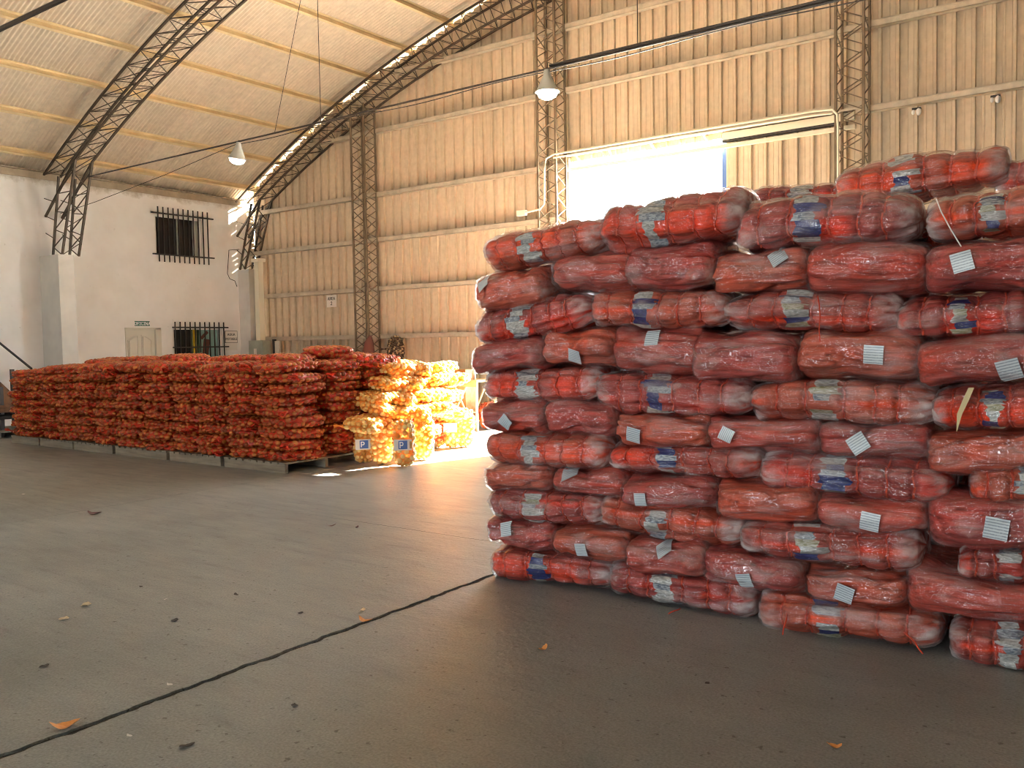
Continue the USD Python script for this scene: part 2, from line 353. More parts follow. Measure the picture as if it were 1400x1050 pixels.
# roof: corrugated sheets on purlins
ce = thing('ceiling', kind='structure')
PX = [-18.72, -18.2, -17.2, -16.14, -15.06, -13.95, -12.83, -11.7, -10.55, -9.4, -8.25, -7.1, -5.95, -4.88]
PX = PX + [2 * CX - x for x in PX[:-1]][::-1]
pitch = .0785
cuts = [-18.95, -16.1, -12.8, -9.35, -4.88, .42, 4.0, 8.0, 9.19]
yw = pitch * 11
ny = int((YG + .25 - YB) / yw) + 1
for j in range(ny):
    y0 = YG + .30 - (j + 1) * yw
    yy = np.linspace(y0 - .04, y0 + yw, 11 * 6 + 1)
    for k in range(len(cuts) - 1):
        xx = np.linspace(cuts[k] - .03, cuts[k + 1] + .03, 7)
        th = np.arcsin(np.clip((xx - CX) / RR, -1, 1))
        rr = RR + .012 * np.cos(2 * np.pi * (yy - YG) / pitch) + .0015 * (j % 2) + .002 * (k % 2)
        v = np.stack([CX + np.sin(th)[:, None] * rr, np.broadcast_to(yy, (7, len(yy))), CZ + np.cos(th)[:, None] * rr], -1)
        a, b = np.meshgrid(np.arange(6), np.arange(len(yy) - 1), indexing='ij')
        n = len(yy)
        q = np.stack([a * n + b, (a + 1) * n + b, (a + 1) * n + b + 1, a * n + b + 1], -1).reshape(-1, 4)
        obj('roof_sheet', (v.reshape(-1, 3), q), M['roof'][int(rng.integers(3))], ce, smooth=True)
for x in PX:
    th = math.asin((x - CX) / RR)
    c, s = math.cos(th), math.sin(th)
    rad = np.array([s, 0, c]); tan = np.array([c, 0, -s])
    mb = MB()                                # C-section: web and two lips
    for t0, t1, r0, r1 in ((-.03, .03, -.022, -.018), (-.03, -.026, -.15, -.02), (-.03, .03, -.154, -.15)):
        p = np.array([CX, 0, CZ])
        vs = []
        for y in (YB, YG + .12):
            for t, r in ((t0, r0), (t1, r0), (t1, r1), (t0, r1)):
                vs.append(p + rad * (RR + r) + tan * t + np.array([0, y, 0]))
        mb.add(vs, [[0, 1, 5, 4], [1, 2, 6, 5], [2, 3, 7, 6], [3, 0, 4, 7], [3, 2, 1, 0], [4, 5, 6, 7]])
    mb.build('purlin', M['purlin'], ce)

# gable wall of ribbed sheets, with the doorway left open
wb = thing('wall_back', kind='structure')
RIB0, RIBP = -3.31, .2545
prof = np.array([(-.127, 0), (-.095, 0), (-.09, .004), (-.078, .004), (-.073, 0), (-.046, 0), (-.036, .048), (.036, .048), (.046, 0), (.073, 0), (.078, .004), (.09, .004), (.095, 0), (.127, 0)])


def ribbed(x0, x1, zlo, zhi_fn, y, flip=1, extra=0.0):
    """sheet between x0 and x1 (snapped to ribs)"""
    k0 = int(math.floor((x0 - RIB0) / RIBP)); k1 = int(math.ceil((x1 - RIB0) / RIBP))
    px = np.concatenate([RIB0 + k * RIBP + prof[:, 0] for k in range(k0, k1 + 1)])
    py = np.concatenate([prof[:, 1] for k in range(k0, k1 + 1)])
    kx = (px >= x0 - 1e-6) & (px <= x1 + 1e-6)
    fx = np.concatenate([[x0], px[kx], [x1]]); fy = np.concatenate([[np.interp(x0, px, py)], py[kx], [np.interp(x1, px, py)]])
    top = zhi_fn(fx)
    n = len(fx)
    v = np.vstack([np.c_[fx, y + flip * fy + extra, np.full(n, zlo)], np.c_[fx, y + flip * fy, top]])
    i = np.arange(n - 1)
    return v, np.c_[i, i + 1, n + i + 1, n + i]


SH = RIBP * 4
x = XW + .17
edges = [x]
while x < XR:
    nx = RIB0 + RIBP * .5 + math.floor((x + SH * 1.02 - RIB0) / RIBP) * RIBP
    nx = min(nx, XR)
    edges.append(nx); x = nx
gap_top = lambda xx: arcz(xx, RR + .012 - .07 * meshkit.noise(np.c_[np.asarray(xx) * 1.3, np.zeros(len(xx)), np.zeros(len(xx))]))
TIER = 4.92
for a, b in zip(edges[:-1], edges[1:]):
    g = M['gable'][int(rng.integers(3))]
    segs = [(a, b)]
    if b > DOOR[0] and a < DOOR[1]:
        segs = [(s0, s1) for s0, s1 in ((a, min(b, DOOR[0])), (max(a, DOOR[1]), b)) if s1 - s0 > .02]
    for s0, s1 in segs:
        obj('wall_sheet', ribbed(s0, s1, 0.0, lambda xx: np.minimum(TIER + .06, gap_top(xx)), YG + .012), g, wb)
    if gap_top(np.array([a, b])).max() > TIER:
        obj('wall_sheet', ribbed(a + .012, b + .012, TIER, lambda xx: np.maximum(gap_top(xx), TIER + .01), YG, extra=.004), M['gable'][int(rng.integers(3))], wb)
cs = MB().box((XW - .25, YG - .01, 0), (XW + .10, YG + .02, 5.0))
for k in range(11):
    cs.box((XW + .09, YG - .008, 3.50 + k * .135), (XW + .18, YG + .018, 3.50 + k * .135 + .115))
obj('closing_strip', cs.mesh(), M['gable'][1], wb)
# between closing strip and first sheet a slit of daylight stays open
for z in (1.73, 2.79, 3.87, 4.86, 6.24, 7.40, 8.4):
    ok = [xx for xx in np.linspace(XW + .1, XR - .1, 200) if arcz(xx, RR - .3) > z]
    if not ok:
        continue
    spans = [(min(ok), max(ok))]
    if z < 4.8:
        spans = [(min(ok), DOOR[0] - .02), (DOOR[1] + 2.1, max(ok))]
    if abs(z - 4.86) < .01:
        spans = [(min(ok), DOOR[0] - .02), (DOOR[1] + 2.15, max(ok))]
    for a, b in spans:
        zz = z + (.13 if (abs(z - 4.86) < .01 and a > -5) else 0)
        mb = MB().box((a, YG - .13, zz + .045), (b, YG - .002, zz + .05)).box((a, YG - .13, zz - .05), (b, YG - .124, zz + .05)).box((a, YG - .13, zz - .05), (b, YG - .002, zz - .045)).box((a, YG - .135, zz + .028), (b, YG - .124, zz + .034))
        mb.build('girt', M['girt'], wb)
# header and sliding-door rail over the doorway
obj('header_beam', MB().box((-9.0, YG - .09, 5.02), (-3.6, YG - .01, 5.13)).box((-9.0, YG - .16, 5.0), (-3.6, YG - .09, 5.03)).mesh(), M['girt'], wb)
rail = MB().box((-9.0, YG - .06, 4.74), (-3.72, YG + .02, 4.80)).box((-9.0, YG + .13, 4.72), (-3.72, YG + .16, 4.82))
obj('door_rail', rail.mesh(), M['cream_pipe'], wb)
obj('door_track', MB().box((-5.85, YG - .10, 4.87), (-3.72, YG - .02, 4.95)).box((-5.85, YG - .10, 4.95), (-3.72, YG - .09, 4.98)).mesh(), M['cream_pipe'], wb)
obj('track_dark_bar', MB().box((-5.85, YG - .07, 4.83), (-3.95, YG - .02, 4.868)).mesh(), M['bars'], wb)  # plain dark bar along the dark underside of the track
for x in (-8.75, -8.05, -7.2, -6.2, -5.0, -4.1):
    obj('rail_bracket', MB().bar((x, YG - .03, 5.02), (x + .09, YG + .1, 4.79), .05, .03).mesh(), M['girt'], wb)
obj('trim', MB().box((DOOR[0] - .04, YG - .03, 0), (DOOR[0], YG + .05, 5.0)).mesh(), M['girt'], wb)

# side and rear walls (the room the camera stands in)
side = lambda x0, x1: MB().box((x0, YB, 0), (x1, YG + .1, 5.25)).mesh()
obj('wall_right', side(XR, XR + .15), M['plaster'], kind='structure')
wf = thing('wall_front', kind='structure')
pts = [(x, float(arcz(x)) + .02) for x in np.linspace(XW - .3, XR + .3, 40)]
pf = Polygon([(XW - .3, 0)] + pts + [(XR + .3, 0)]).difference(sbox(-8.3, 0, -1.7, 3.75))  # opening added behind the camera to go with the rear light
m = trimesh.creation.extrude_polygon(pf, .1, engine='earcut')
m.apply_transform(np.array([[1, 0, 0, 0], [0, 0, -1, YB], [0, 1, 0, 0], [0, 0, 0, 1.0]]))
obj('rear_panel', m, M['gable'][0], wf)

# left wall: plastered masonry with two windows and the office door
wl = thing('wall_left', kind='structure')
WIN1 = (11.60, 3.69, 12.83, 4.62)       # y0, z0, y1, z1
WIN2 = (11.97, .95, 13.31, 2.02)
DR = (10.78, 0.0, 11.66, 2.02)
yt = np.linspace(YB, YG - .02, 260)
zt = 5.02 + .10 * meshkit.fbm(np.c_[yt * .7, yt * 0, yt * 0], 4) + .03 * meshkit.noise(np.c_[yt * 5, yt * 0, yt * 0])
pw = Polygon([(YB, 0)] + list(zip(yt, zt)) + [(YG - .02, 0)]).difference(sbox(*WIN1)).difference(sbox(*WIN2)).difference(sbox(*DR))
m = trimesh.creation.extrude_polygon(pw, .22, engine='earcut')
m.apply_transform(np.array([[0, 0, -1, XW], [1, 0, 0, 0], [0, 1, 0, 0], [0, 0, 0, 1.0]]))
if m.volume < 0:
    m.invert()
obj('plaster', m, M['plaster'], wl)
obj('backing_wall', MB().box((XW - .34, YB, 0), (XW - .24, YG - .4, 5.2)).mesh(), M['plaster'], wl)
obj('trim_1', MB().box((XW - .12, YB, 5.06), (XW + .02, YG - .25, 5.22)).box((XW + .02, YB, 5.20), (XW + .10, YG - .25, 5.22)).mesh(), M['flash'], kind='structure')
# shelf of dusty roofing felt hanging under the eave
for k, (cy, dy, dx, name) in enumerate(((9.14, .16, .76, 'near'), (13.97, .13, .42, 'far'))):
    mb = MB()
    lo = [(XW - .02, cy - dy, 0), (XW + dx + .03, cy - dy, 0), (XW + dx + .03, cy + dy, 0), (XW - .02, cy + dy, 0)]
    hi = [(a, b, 3.47) for a, b, _ in lo]
    hi = [(XW - .02, cy - dy, 3.47), (XW + dx, cy - dy, 3.47), (XW + dx, cy + dy, 3.47), (XW - .02, cy + dy, 3.47)]
    mb.add(lo + hi, [[0, 1, 5, 4], [1, 2, 6, 5], [2, 3, 7, 6], [3, 0, 4, 7], [4, 5, 6, 7]])
    o = obj('concrete_column', mb.mesh(), M['column'], label=('grey concrete column against the white wall under the nearer roof truss', 'grey concrete column at the corner of the white wall and metal wall')[k], cat='column', kind='structure')

# windows
for k, (y0, z0, y1, z1) in enumerate((WIN1, WIN2)):
    w = thing(f'window_{k + 1}', kind='structure')
    mb = MB()
    for a in ((y0, z0, y0 + .045, z1), (y1 - .045, z0, y1, z1), (y0, z0, y1, z0 + .045), (y0, z1 - .045, y1, z1)):
        mb.box((XW - .10, a[0], a[1]), (XW - .03, a[2], a[3]))
    mb.build('window_frame', M['white_frame'], w)
    if k == 0:
        mid = y0 + .60
        MB().box((XW - .08, mid - .015, z0), (XW - .04, mid + .015, z1)).build('mullion', M['box_grey'], w)
        obj('pane', MB().box((XW - .075, y0 + .04, z0 + .04), (XW - .069, mid, z1 - .04)).mesh(), M['dark_glass'], w)
        obj('pane', MB().box((XW - .065, mid, z0 + .04), (XW - .059, y1 - .20, z1 - .04)).mesh(), M['dark_glass'], w)
        MB().box((XW - .06, y1 - .22, z0), (XW - .03, y1 - .17, z1)).build('sash_rail', M['white_frame'], w)
        MB().box((XW - .14, y1 - .17, z0 + .04), (XW - .12, y1 - .04, z1 - .04)).build('blind', M['box_grey'], w)
    else:
        mid = y0 + .52
        obj('pane', MB().box((XW - .075, y0 + .04, z0 + .04), (XW - .069, mid, z1 - .04)).mesh(), M['dark_glass'], w)
        MB().box((XW - .08, mid - .02, z0), (XW - .04, mid + .02, z1)).build('mullion', M['green_dark'], w)
        for j, (c0, c1, cm) in enumerate(((.10, .13, 'teal_strip'), (.34, .40, 'teal_strip'), (.54, .62, 'yellow_strip'), (.64, .72, 'yellow_strip'), (.74, .80, 'green_dark'), (.80, 1.30, 'teal_strip'))):  # plain coloured strips and a brown-red shape set back in the lower window
            MB().box((XW - .17, y0 + c0, z0), (XW - .16 + .004 * j, y0 + c1, z1)).build('window_strip', M[cm], w)
        mb = MB(); cc = np.array([XW - .13, y0 + 1.0, z0 + .70])
        mb.bar(cc + (0, -.07, -.35), cc + (0, 0, .10), .16, .02, up=(1, 0, 0)).bar(cc + (0, -.16, .12), cc + (0, .02, .28), .07, .02, up=(1, 0, 0))
        mb.build('window_shape', M['brown_red'], w)
gr = []
for k, (yy0, yy1, zl0, zl1, b0, b1, zb0, zb1, lab) in enumerate((
        (11.50, 13.13, 3.71, 4.65, 11.66, 12.97, 3.54, 4.80, 'black iron bars over the upper dark window in the white wall'),
        (11.93, 13.46, 1.56, 2.03, 12.0, 13.33, .85, 2.16, 'black iron bars over the lower window beside the office door'))):
    g = thing('window_grille', lab, 'window bars')
    for z in (zl0, zl1):
        MB().bar((XW + .05, yy0, z), (XW + .05, yy1, z), .03, .03).build('rail', M['bars'], g)
    if k == 1:
        MB().bar((XW + .05, yy0, .95), (XW + .05, yy1, .95), .03, .03).build('rail', M['bars'], g)
    for i in range(11):
        y = b0 + (b1 - b0) * i / 10
        MB().bar((XW + .05, y, zb0), (XW + .05, y, zb1), .022, .022).build('bar', M['bars'], g)
    for y in (yy0 + .2, yy1 - .2):
        for z in (zl0, zl1):
            MB().bar((XW - .02, y, z), (XW + .05, y, z), .02, .02).build('fixing', M['bars'], g)

# office door
d = thing('door_1', kind='structure')
mb = MB()
mb.box((XW - .10, DR[0], 0), (XW + .015, DR[0] + .04, DR[3])).box((XW - .10, DR[2] - .13, 0), (XW + .015, DR[2], DR[3])).box((XW - .10, DR[0], DR[3] - .04), (XW + .015, DR[2], DR[3]))
mb.build('door_frame', M['door_paint'], d)
obj('leaf', MB().box((XW - .10, DR[0] + .04, .01), (XW - .06, DR[2] - .13, DR[3] - .04)).mesh(), M['door_paint'], d)
for s in (0, 1):
    ya = DR[0] + .09 + s * .33; yb_ = ya + .26
    for z0, z1, arch in ((1.16, 1.86, True), (.15, 1.02, False)):
        t = [(ya, z0), (yb_, z0)]
        if arch:
            zz = [z1 - .12 + (.12 * math.sin(math.pi / 2 * q) if s == 0 else .12 * math.cos(math.pi / 2 * q)) for q in np.linspace(0, 1, 8)]
            t += list(zip(np.linspace(ya, yb_, 8), zz))[::-1]
        else:
            t += [(yb_, z1), (ya, z1)]
        for q, (off, hgt) in enumerate(((0, .016), (-.035, .022))):
            P = Polygon(t).buffer(off, join_style=2)
            if q == 0:
                P = P.difference(Polygon(t).buffer(-.022, join_style=2))
            m = trimesh.creation.extrude_polygon(P, hgt, engine='earcut')
            m.apply_transform(np.array([[0, 0, 1, XW - .062], [1, 0, 0, 0], [0, 1, 0, 0], [0, 0, 0, 1.0]]))
            obj('moulding', m, M['door_paint'], d)
obj('door_handle', MB().tube([(XW - .06, DR[2] - .20, 1.0), (XW + .0, DR[2] - .20, 1.0), (XW + .0, DR[2] - .30, 1.0)], .011, 8).mesh(), M['lamp_metal'], d)


def text_on_wall(txt, h, center, axis, parent, m, bold=True):
    """lettering on a wall facing +x ('x') or -y ('y')"""
    t = meshkit.text_mesh(txt, h, .004, bold)
    t.apply_translation(-np.array([t.bounds[:, 0].mean(), t.bounds[:, 1].mean(), 0]))
    A = np.eye(4)
    if axis == 'x':
        A[:3, :3] = np.array([[0, 0, 1], [1, 0, 0], [0, 1, 0]])
    else:
        A[:3, :3] = np.array([[1, 0, 0], [0, 0, -1], [0, 1, 0]])
    A[:3, 3] = center
    t.apply_transform(A)
    obj('lettering', t, m, parent)


s = thing('office_sign', 'small green sign lettered OFICINA over the cream door', 'sign')
obj('plate', MB().box((XW, 11.02, 2.06), (XW + .015, 11.38, 2.17)).mesh(), M['green_sign'], s)
text_on_wall('OFICINA', .066, (XW + .014, 11.20, 2.115), 'x', s, M['white_ink'])
s = thing('water_sign', 'white sign lettered AGUA POTABLE beside the barred lower window', 'sign')
obj('plate', MB().box((XW, 13.40, 1.66), (XW + .012, 13.74, 1.94)).mesh(), M['white_sign'], s)
obj('border', MB().box((XW, 13.39, 1.65), (XW + .013, 13.40, 1.95)).box((XW, 13.74, 1.65), (XW + .013, 13.75, 1.95)).box((XW, 13.39, 1.94), (XW + .013, 13.75, 1.95)).box((XW, 13.39, 1.65), (XW + .013, 13.75, 1.66)).mesh(), M['sign_ink'], s)
obj('lower_plate', MB().box((XW, 13.41, 1.47), (XW + .010, 13.74, 1.64)).mesh(), M['white_sign'], s)
text_on_wall('AGUA', .058, (XW + .011, 13.57, 1.86), 'x', s, M['sign_ink'])
text_on_wall('POTABLE', .056, (XW + .011, 13.575, 1.75), 'x', s, M['sign_ink'])
s = thing('area_sign', 'small white sign lettered AREA 2 on the ribbed metal wall', 'sign')
obj('plate', MB().box((-15.68, YG - .02, 2.44), (-15.36, YG - .008, 2.72)).mesh(), M['white_sign'], s)
text_on_wall('AREA', .07, (-15.52, YG - .019, 2.64), 'y', s, M['sign_ink'])
text_on_wall('2', .08, (-15.52, YG - .019, 2.53), 'y', s, M['sign_ink'])

# ---------------------------------------------------------------- steelwork
def zigzag(P, Q, n):
    """continuous bent rod between two polylines sampled at n points"""
    return [P[i] if i % 2 == 0 else Q[i] for i in range(n)]


def arch_pts(y, r, x0, x1, n):
    xx = np.linspace(x0, x1, n)
    return np.c_[xx, np.full(n, y), arcz(xx, r)]


def roof_truss(y, label, w=.34, leg_dx=.76):
    t = thing('roof_truss', label, 'roof truss', kind='structure')
    ya, yb = y - w / 2, y + w / 2
    xi = XW + leg_dx - .16
    ro, ri = RR - .21, RR - .70
    xe = 2 * CX - XW
    ch = {}
    for nm, yy, r, a in (('oa', ya, ro, XW + .02), ('ob', yb, ro, XW + .02), ('ia', ya, ri, xi + .7), ('ib', yb, ri, xi + .7)):
        ch[nm] = arch_pts(yy, r, a, 2 * CX - a, 60)
        mb = MB()
        for p, q in zip(ch[nm][:-1], ch[nm][1:]):
            mb.bar(p, q, .036, .036)
        mb.build('chord', M['truss'], t)
    n = 120
    o = {k: np.c_[np.interp(np.linspace(0, 1, n), np.linspace(0, 1, 60), v[:, 0]), v[:n, 1][:1].repeat(n), np.interp(np.linspace(0, 1, n), np.linspace(0, 1, 60), v[:, 2])] for k, v in ch.items()}
    for a, b in (('oa', 'ia'), ('ob', 'ib'), ('oa', 'ob'), ('ia', 'ib')):
        z = zigzag(o[a], o[b], n)
        mb = MB()
        for p, q in zip(z[:-1], z[1:]):
            mb.bar(p, q, .0125, .0125)
        mb.build('lacing', M['truss'], t)
    # legs down to the concrete columns, both sides
    for sgn in (1, -1):
        X = (lambda v: v) if sgn == 1 else (lambda v: 2 * CX - v)
        top_in = (X(xi + .7), float(arcz(xi + .7, ri)))
        for yy in (ya, yb):
            foot_i = (X(XW + leg_dx - .13), 3.47); foot_o = (X(XW + leg_dx - .5 if leg_dx > .6 else XW + .1), 3.47)
            head_o = (X(XW + .25), float(arcz(XW + .25, ro)))
            head_m = (X(XW + .02), 4.30)
            for (a, b) in ((top_in, foot_i), ((X(XW + .62), float(arcz(XW + .62, ri + .1))), foot_o), (top_in, head_m)):
                MB().bar((a[0], yy, a[1]), (b[0], yy, b[1]), .04, .04).build('leg', M['truss'], t)
            k = 9
            A = [(np.interp(s_, [0, 1], [top_in[0], foot_i[0]]), np.interp(s_, [0, 1], [top_in[1], foot_i[1]])) for s_ in np.linspace(0.1, 1, k)]
            B = [(np.interp(s_, [0, 1], [X(XW + .62), foot_o[0]]), np.interp(s_, [0, 1], [float(arcz(XW + .62, ri + .1)), foot_o[1]])) for s_ in np.linspace(0.1, 1, k)]
            mb = MB()
            z = zigzag(A, B, k)
            for p, q in zip(z[:-1], z[1:]):
                mb.bar((p[0], yy, p[1]), (q[0], yy, q[1]), .016, .016)
            for q in B[2:k - 1:2]:                     # stubs tied into the wall
                mb.bar((q[0], yy, q[1]), (X(XW + .0), yy, q[1] + .14), .014, .014)
            mb.build('lacing', M['truss'], t)
        mb = MB()
        for i in range(7):
            s0, s1 = i / 7, (i + 1) / 7
            p = np.array([np.interp(s0, [0, 1], [top_in[0], foot_i[0]]), ya if i % 2 else yb, np.interp(s0, [0, 1], [top_in[1], foot_i[1]])])
            q = np.array([np.interp(s1, [0, 1], [top_in[0], foot_i[0]]), yb if i % 2 else ya, np.interp(s1, [0, 1], [top_in[1], foot_i[1]])])
            mb.bar(p, q, .016, .016)
        mb.build('lacing', M['truss'], t)
    return t


tr = {}
for y, lab, dx in zip(TRUSS_Y, ('dark steel arch truss following the roof against the ribbed end wall', 'dark steel lattice arch truss springing from the concrete column on the white wall', 'dark steel arch truss nearest the camera carrying the thick tie rod'), (.42, .76, .76)):
    tr[y] = roof_truss(y, lab, leg_dx=dx)
# tie rods with hangers
def sag(x, z=4.97, s=.02):
    return z - s * math.sin(math.pi * (x - XW) / (XR - XW))


for y, r in ((9.3, .014), (4.5, .028)):
    pts = [(x, y, sag(x)) for x in np.linspace(XW + 1.4, 2 * CX - XW - 1.4, 40)]
    MB().tube(pts, r, 6).build('tie_rod', M['dark_cable'], tr[y])
    if y == 9.3:
        pts = [(x, y + .02, sag(x) - .035 - .02 * math.sin((x + 12.3) * 2)) for x in np.linspace(-12.3, 4, 60)]
        MB().tube(pts, .007, 5).build('lamp_cable', M['dark_cable'], tr[y])
    if y == 9.3:
        MB().tube([(x, y - .01, sag(x) + .03) for x in np.linspace(-6.1, 6, 30)], .017, 6).build('power_cable', M['dark_cable'], tr[y])
    for x in (-10.3, -4.88, .5):
        MB().tube([(x, y, sag(x)), (x, y, float(arcz(x, RR - .7)))], .006, 5).build('hanger', M['dark_cable'], tr[y])
MB().tube([(-10.35, 9.3, float(arcz(-10.35, RR - .7))), (-11.4, 9.31, sag(-11.4))], .005, 5).build('hanger', M['dark_cable'], tr[9.3])
MB().tube([(-12.4, 9.32, 4.93), (-14.5, 9.36, 4.70), (-17.0, 9.4, 4.48), (XW, 9.45, 4.40)], .006, 5).build('lamp_cable', M['dark_cable'], tr[9.3])

for k, (xc, lab) in enumerate(((-14.07, 'lattice steel post on the end wall behind the onion pile'), (-9.12, 'lattice steel post at the left side of the bright doorway'), (-3.69, 'lattice steel post on the end wall right of the sliding door'))):
    t = thing('lattice_post', lab, 'wall post', kind='structure')
    zt = float(arcz(xc, RR - .62))
    C = [(xc - .2, 13.74), (xc + .2, 13.74), (xc + .2, 14.08), (xc - .2, 14.08)]
    for a, b in C:
        MB().box((a - .018, b - .018, 0), (a + .018, b + .018, zt)).build('chord', M['post'], t)
    n = int(zt / .2) + 1
    zz = np.linspace(.05, zt - .05, n)
    for i in range(4):
        a, b = C[i], C[(i + 1) % 4]
        z = [(*(a if j % 2 else b), zz[j]) for j in range(n)]
        mb = MB()
        for p, q in zip(z[:-1], z[1:]):
            mb.bar(p, q, .014, .014)
        mb.build('lacing', M['post'], t)
    MB().box((xc - .26, 13.68, 0), (xc + .26, 14.14, .015)).build('base_plate', M['post'], t)

# sliding door leaf, half open, outside the wall
sd = thing('sliding_door', 'half-open sliding door of cream ribbed sheet with blue edge in the end wall', 'door', kind='structure')
for a, b in ((-5.8, -4.79), (-4.78, -3.74)):
    obj('door_sheet', ribbed(a, b, .05, lambda xx: np.full(len(xx), 4.86), YG + .10), M['door_sheet'], sd)
obj('edge_frame', MB().box((-5.92, YG + .08, .04), (-5.80, YG + .15, 4.86)).mesh(), M['blue_frame'], sd)
for z in (.06, 2.3, 4.7):
    obj('door_rail', MB().box((-5.8, YG + .135, z), (-3.72, YG + .16, z + .08)).mesh(), M['girt'], sd)

# cream conduit that runs round the doorway
pts = [(-9.62, 13.7, 3.99), (-9.25, 13.69, 4.02), (-9.16, 13.69, 4.1), (-9.14, 13.69, 4.75), (-9.1, 13.69, 4.93), (-8.95, 13.7, 4.99), (-6.5, 13.72, 5.0), (-4.2, 13.72, 4.99), (-3.93, 13.72, 4.97), (-3.86, 13.72, 4.88), (-3.85, 13.72, 4.7), (-3.85, 13.72, 1.2)]
cd = thing('conduit', 'cream electrical conduit running over the doorway between two lattice posts', 'conduit')
MB().tube(pts, .018, 8).build('pipe', M['cream_pipe'], cd)
MB().tube([(x_, y_ - .0, z_ - .06 if z_ > 4.9 else z_) for x_, y_, z_ in pts[5:9]], .014, 8).build('pipe', M['cream_pipe'], cd)
obj('junction_box', MB().box((-9.78, 13.66, 3.94), (-9.58, 13.74, 4.04)).mesh(), M['cream_pipe'], cd)

# pendant lamps on the tie rod
for k, (x, lab) in enumerate(((-6.15, 'lit bell-shaped pendant lamp nearest the bright doorway'), (-12.30, 'lit bell-shaped pendant lamp in front of the corrugated roof on the left'))):
    zt = sag(x)
    L = thing('pendant_lamp', lab, 'lamp', (x, 9.3, zt - .01), ry=(.0, .22)[k])
    bell = trimesh.creation.revolve(np.array([(0, 0), (.035, 0), (.045, -.03), (.05, -.07), (.075, -.12), (.105, -.19), (.135, -.25), (.155, -.275), (.150, -.277), (.125, -.25), (.095, -.19), (.06, -.12), (.02, -.09), (0, -.09)])[::-1], sections=28)
    obj('shade', bell, M['lamp_metal'], L, smooth=35)
    bulb = trimesh.creation.revolve(np.array([(0, -.12), (.05, -.14), (.09, -.2), (.118, -.25), (.13, -.285), (.11, -.33), (.06, -.36), (0, -.37)])[::-1], sections=24)
    obj('bulb', bulb, M['lamp_glow'], L, smooth=True)
    MB().tube([(0, 0, .03), (0, 0, -.01)], .012, 8).build('hook', M['dark_cable'], L)
# small twin fixtures under the girt on the right of the end wall
for k, (u, v) in enumerate(((1253, 153), (1361, 136))):
    p = on(u, v, 1, YG - .12)
    L = thing('spot_light', ('small white twin spot fixture under the girt, above the leaning top bale', 'small white twin spot fixture under the girt, at the right edge')[k], 'light fixture', tuple(p))
    MB().box((-.06, -.02, .035), (.06, .03, .06)).build('bracket', M['bars'], L)
    for dx, r in ((-.045, .03), (.03, .045)):
        m = trimesh.creation.icosphere(2, r); m.apply_scale((.8, .8, 1.25)); m.apply_translation((dx, 0, -.0))
        obj('head', m, M['white_frame'], L, smooth=True)

# corner: switch box, strip door and boxes
e = thing('electrical_cabinet', 'grey-green electrical cabinet in the corner behind the onion pile', 'cabinet')
obj('body', MB().box((-18.04, 13.74, .95), (-17.5, 13.98, 1.70)).mesh(), M['box_grey'], e)
obj('sticker', MB().box((-17.84, 13.735, 1.33), (-17.74, 13.742, 1.50)).mesh(), M['white_sign'], e)
obj('leg', MB().box((-18.0, 13.8, 0), (-17.95, 13.95, .95)).mesh(), M['box_grey'], e)
obj('leg', MB().box((-17.6, 13.8, 0), (-17.55, 13.95, .95)).mesh(), M['box_grey'], e)
e = thing('cream_duct', 'tall cream vertical duct in the far corner of the metal wall', 'duct')
obj('body', MB().box((-17.82, 13.80, 1.7), (-17.66, 13.95, 3.62)).mesh(), M['cream_pipe'], e)
obj('cap', MB().box((-17.87, 13.76, 3.62), (-17.60, 13.98, 3.70)).mesh(), M['cream_pipe'], e)
e = thing('panel_board', 'narrow cream board with dark edge standing beside the grey cabinet', 'board')
obj('board', MB().box((-17.27, 13.92, 0), (-17.10, 13.96, 1.68)).mesh(), M['door_paint'], e)
obj('dark_edge', MB().box((-17.36, 13.92, 0), (-17.28, 13.98, 1.72)).mesh(), M['bars'], e)
for k in range(4):
    x = -15.35 + k * .30
    e = thing('carton', f'small dusty carton against the metal wall, {("leftmost", "second", "third", "rightmost")[k]} of four behind the pile', 'carton', (x, 13.95, 0), group=None)
    obj('box', MB().box((-.12, -.12, .0), (.12, .12, 1.46 + .02 * (k % 2))).mesh(), M['cardboard'], e)
    obj('flap', MB().box((-.11, -.10, 1.475 + .02 * (k % 2)), (.11, .10, 1.485 + .02 * (k % 2))).mesh(), M['door_paint'], e)
# thin cable on the plaster by the corner
p3 = [on(u, v, 0, XW + .01) for u, v in ((327, 341), (313, 342), (311, 374), (314, 381), (321, 384), (324, 392))]
obj('wall_cable', MB().tube(p3, .008, 5).mesh(), M['bars'], label='thin dark cable looped on the white wall near the corner column', cat='cable')

#@@OBJECTS
# ================================================================ STACK OF WRAPPED BALES (right)
YS = 4.55                                       # front of the stack


def grid_faces(n, m, wrap=True):
    a, b = np.meshgrid(np.arange(n - 1), np.arange(m if wrap else m - 1), indexing='ij')
    return np.stack([a * m + b, (a + 1) * m + b, (a + 1) * m + (b + 1) % m, a * m + (b + 1) % m], -1).reshape(-1, 4)


def superring(t, w, h, e):
    c, s = np.cos(t), np.sin(t)
    return np.sign(c) * np.abs(c) ** (2 / e) * w / 2, np.sign(s) * np.abs(s) ** (2 / e) * h / 2


NS, NT = 72, 56


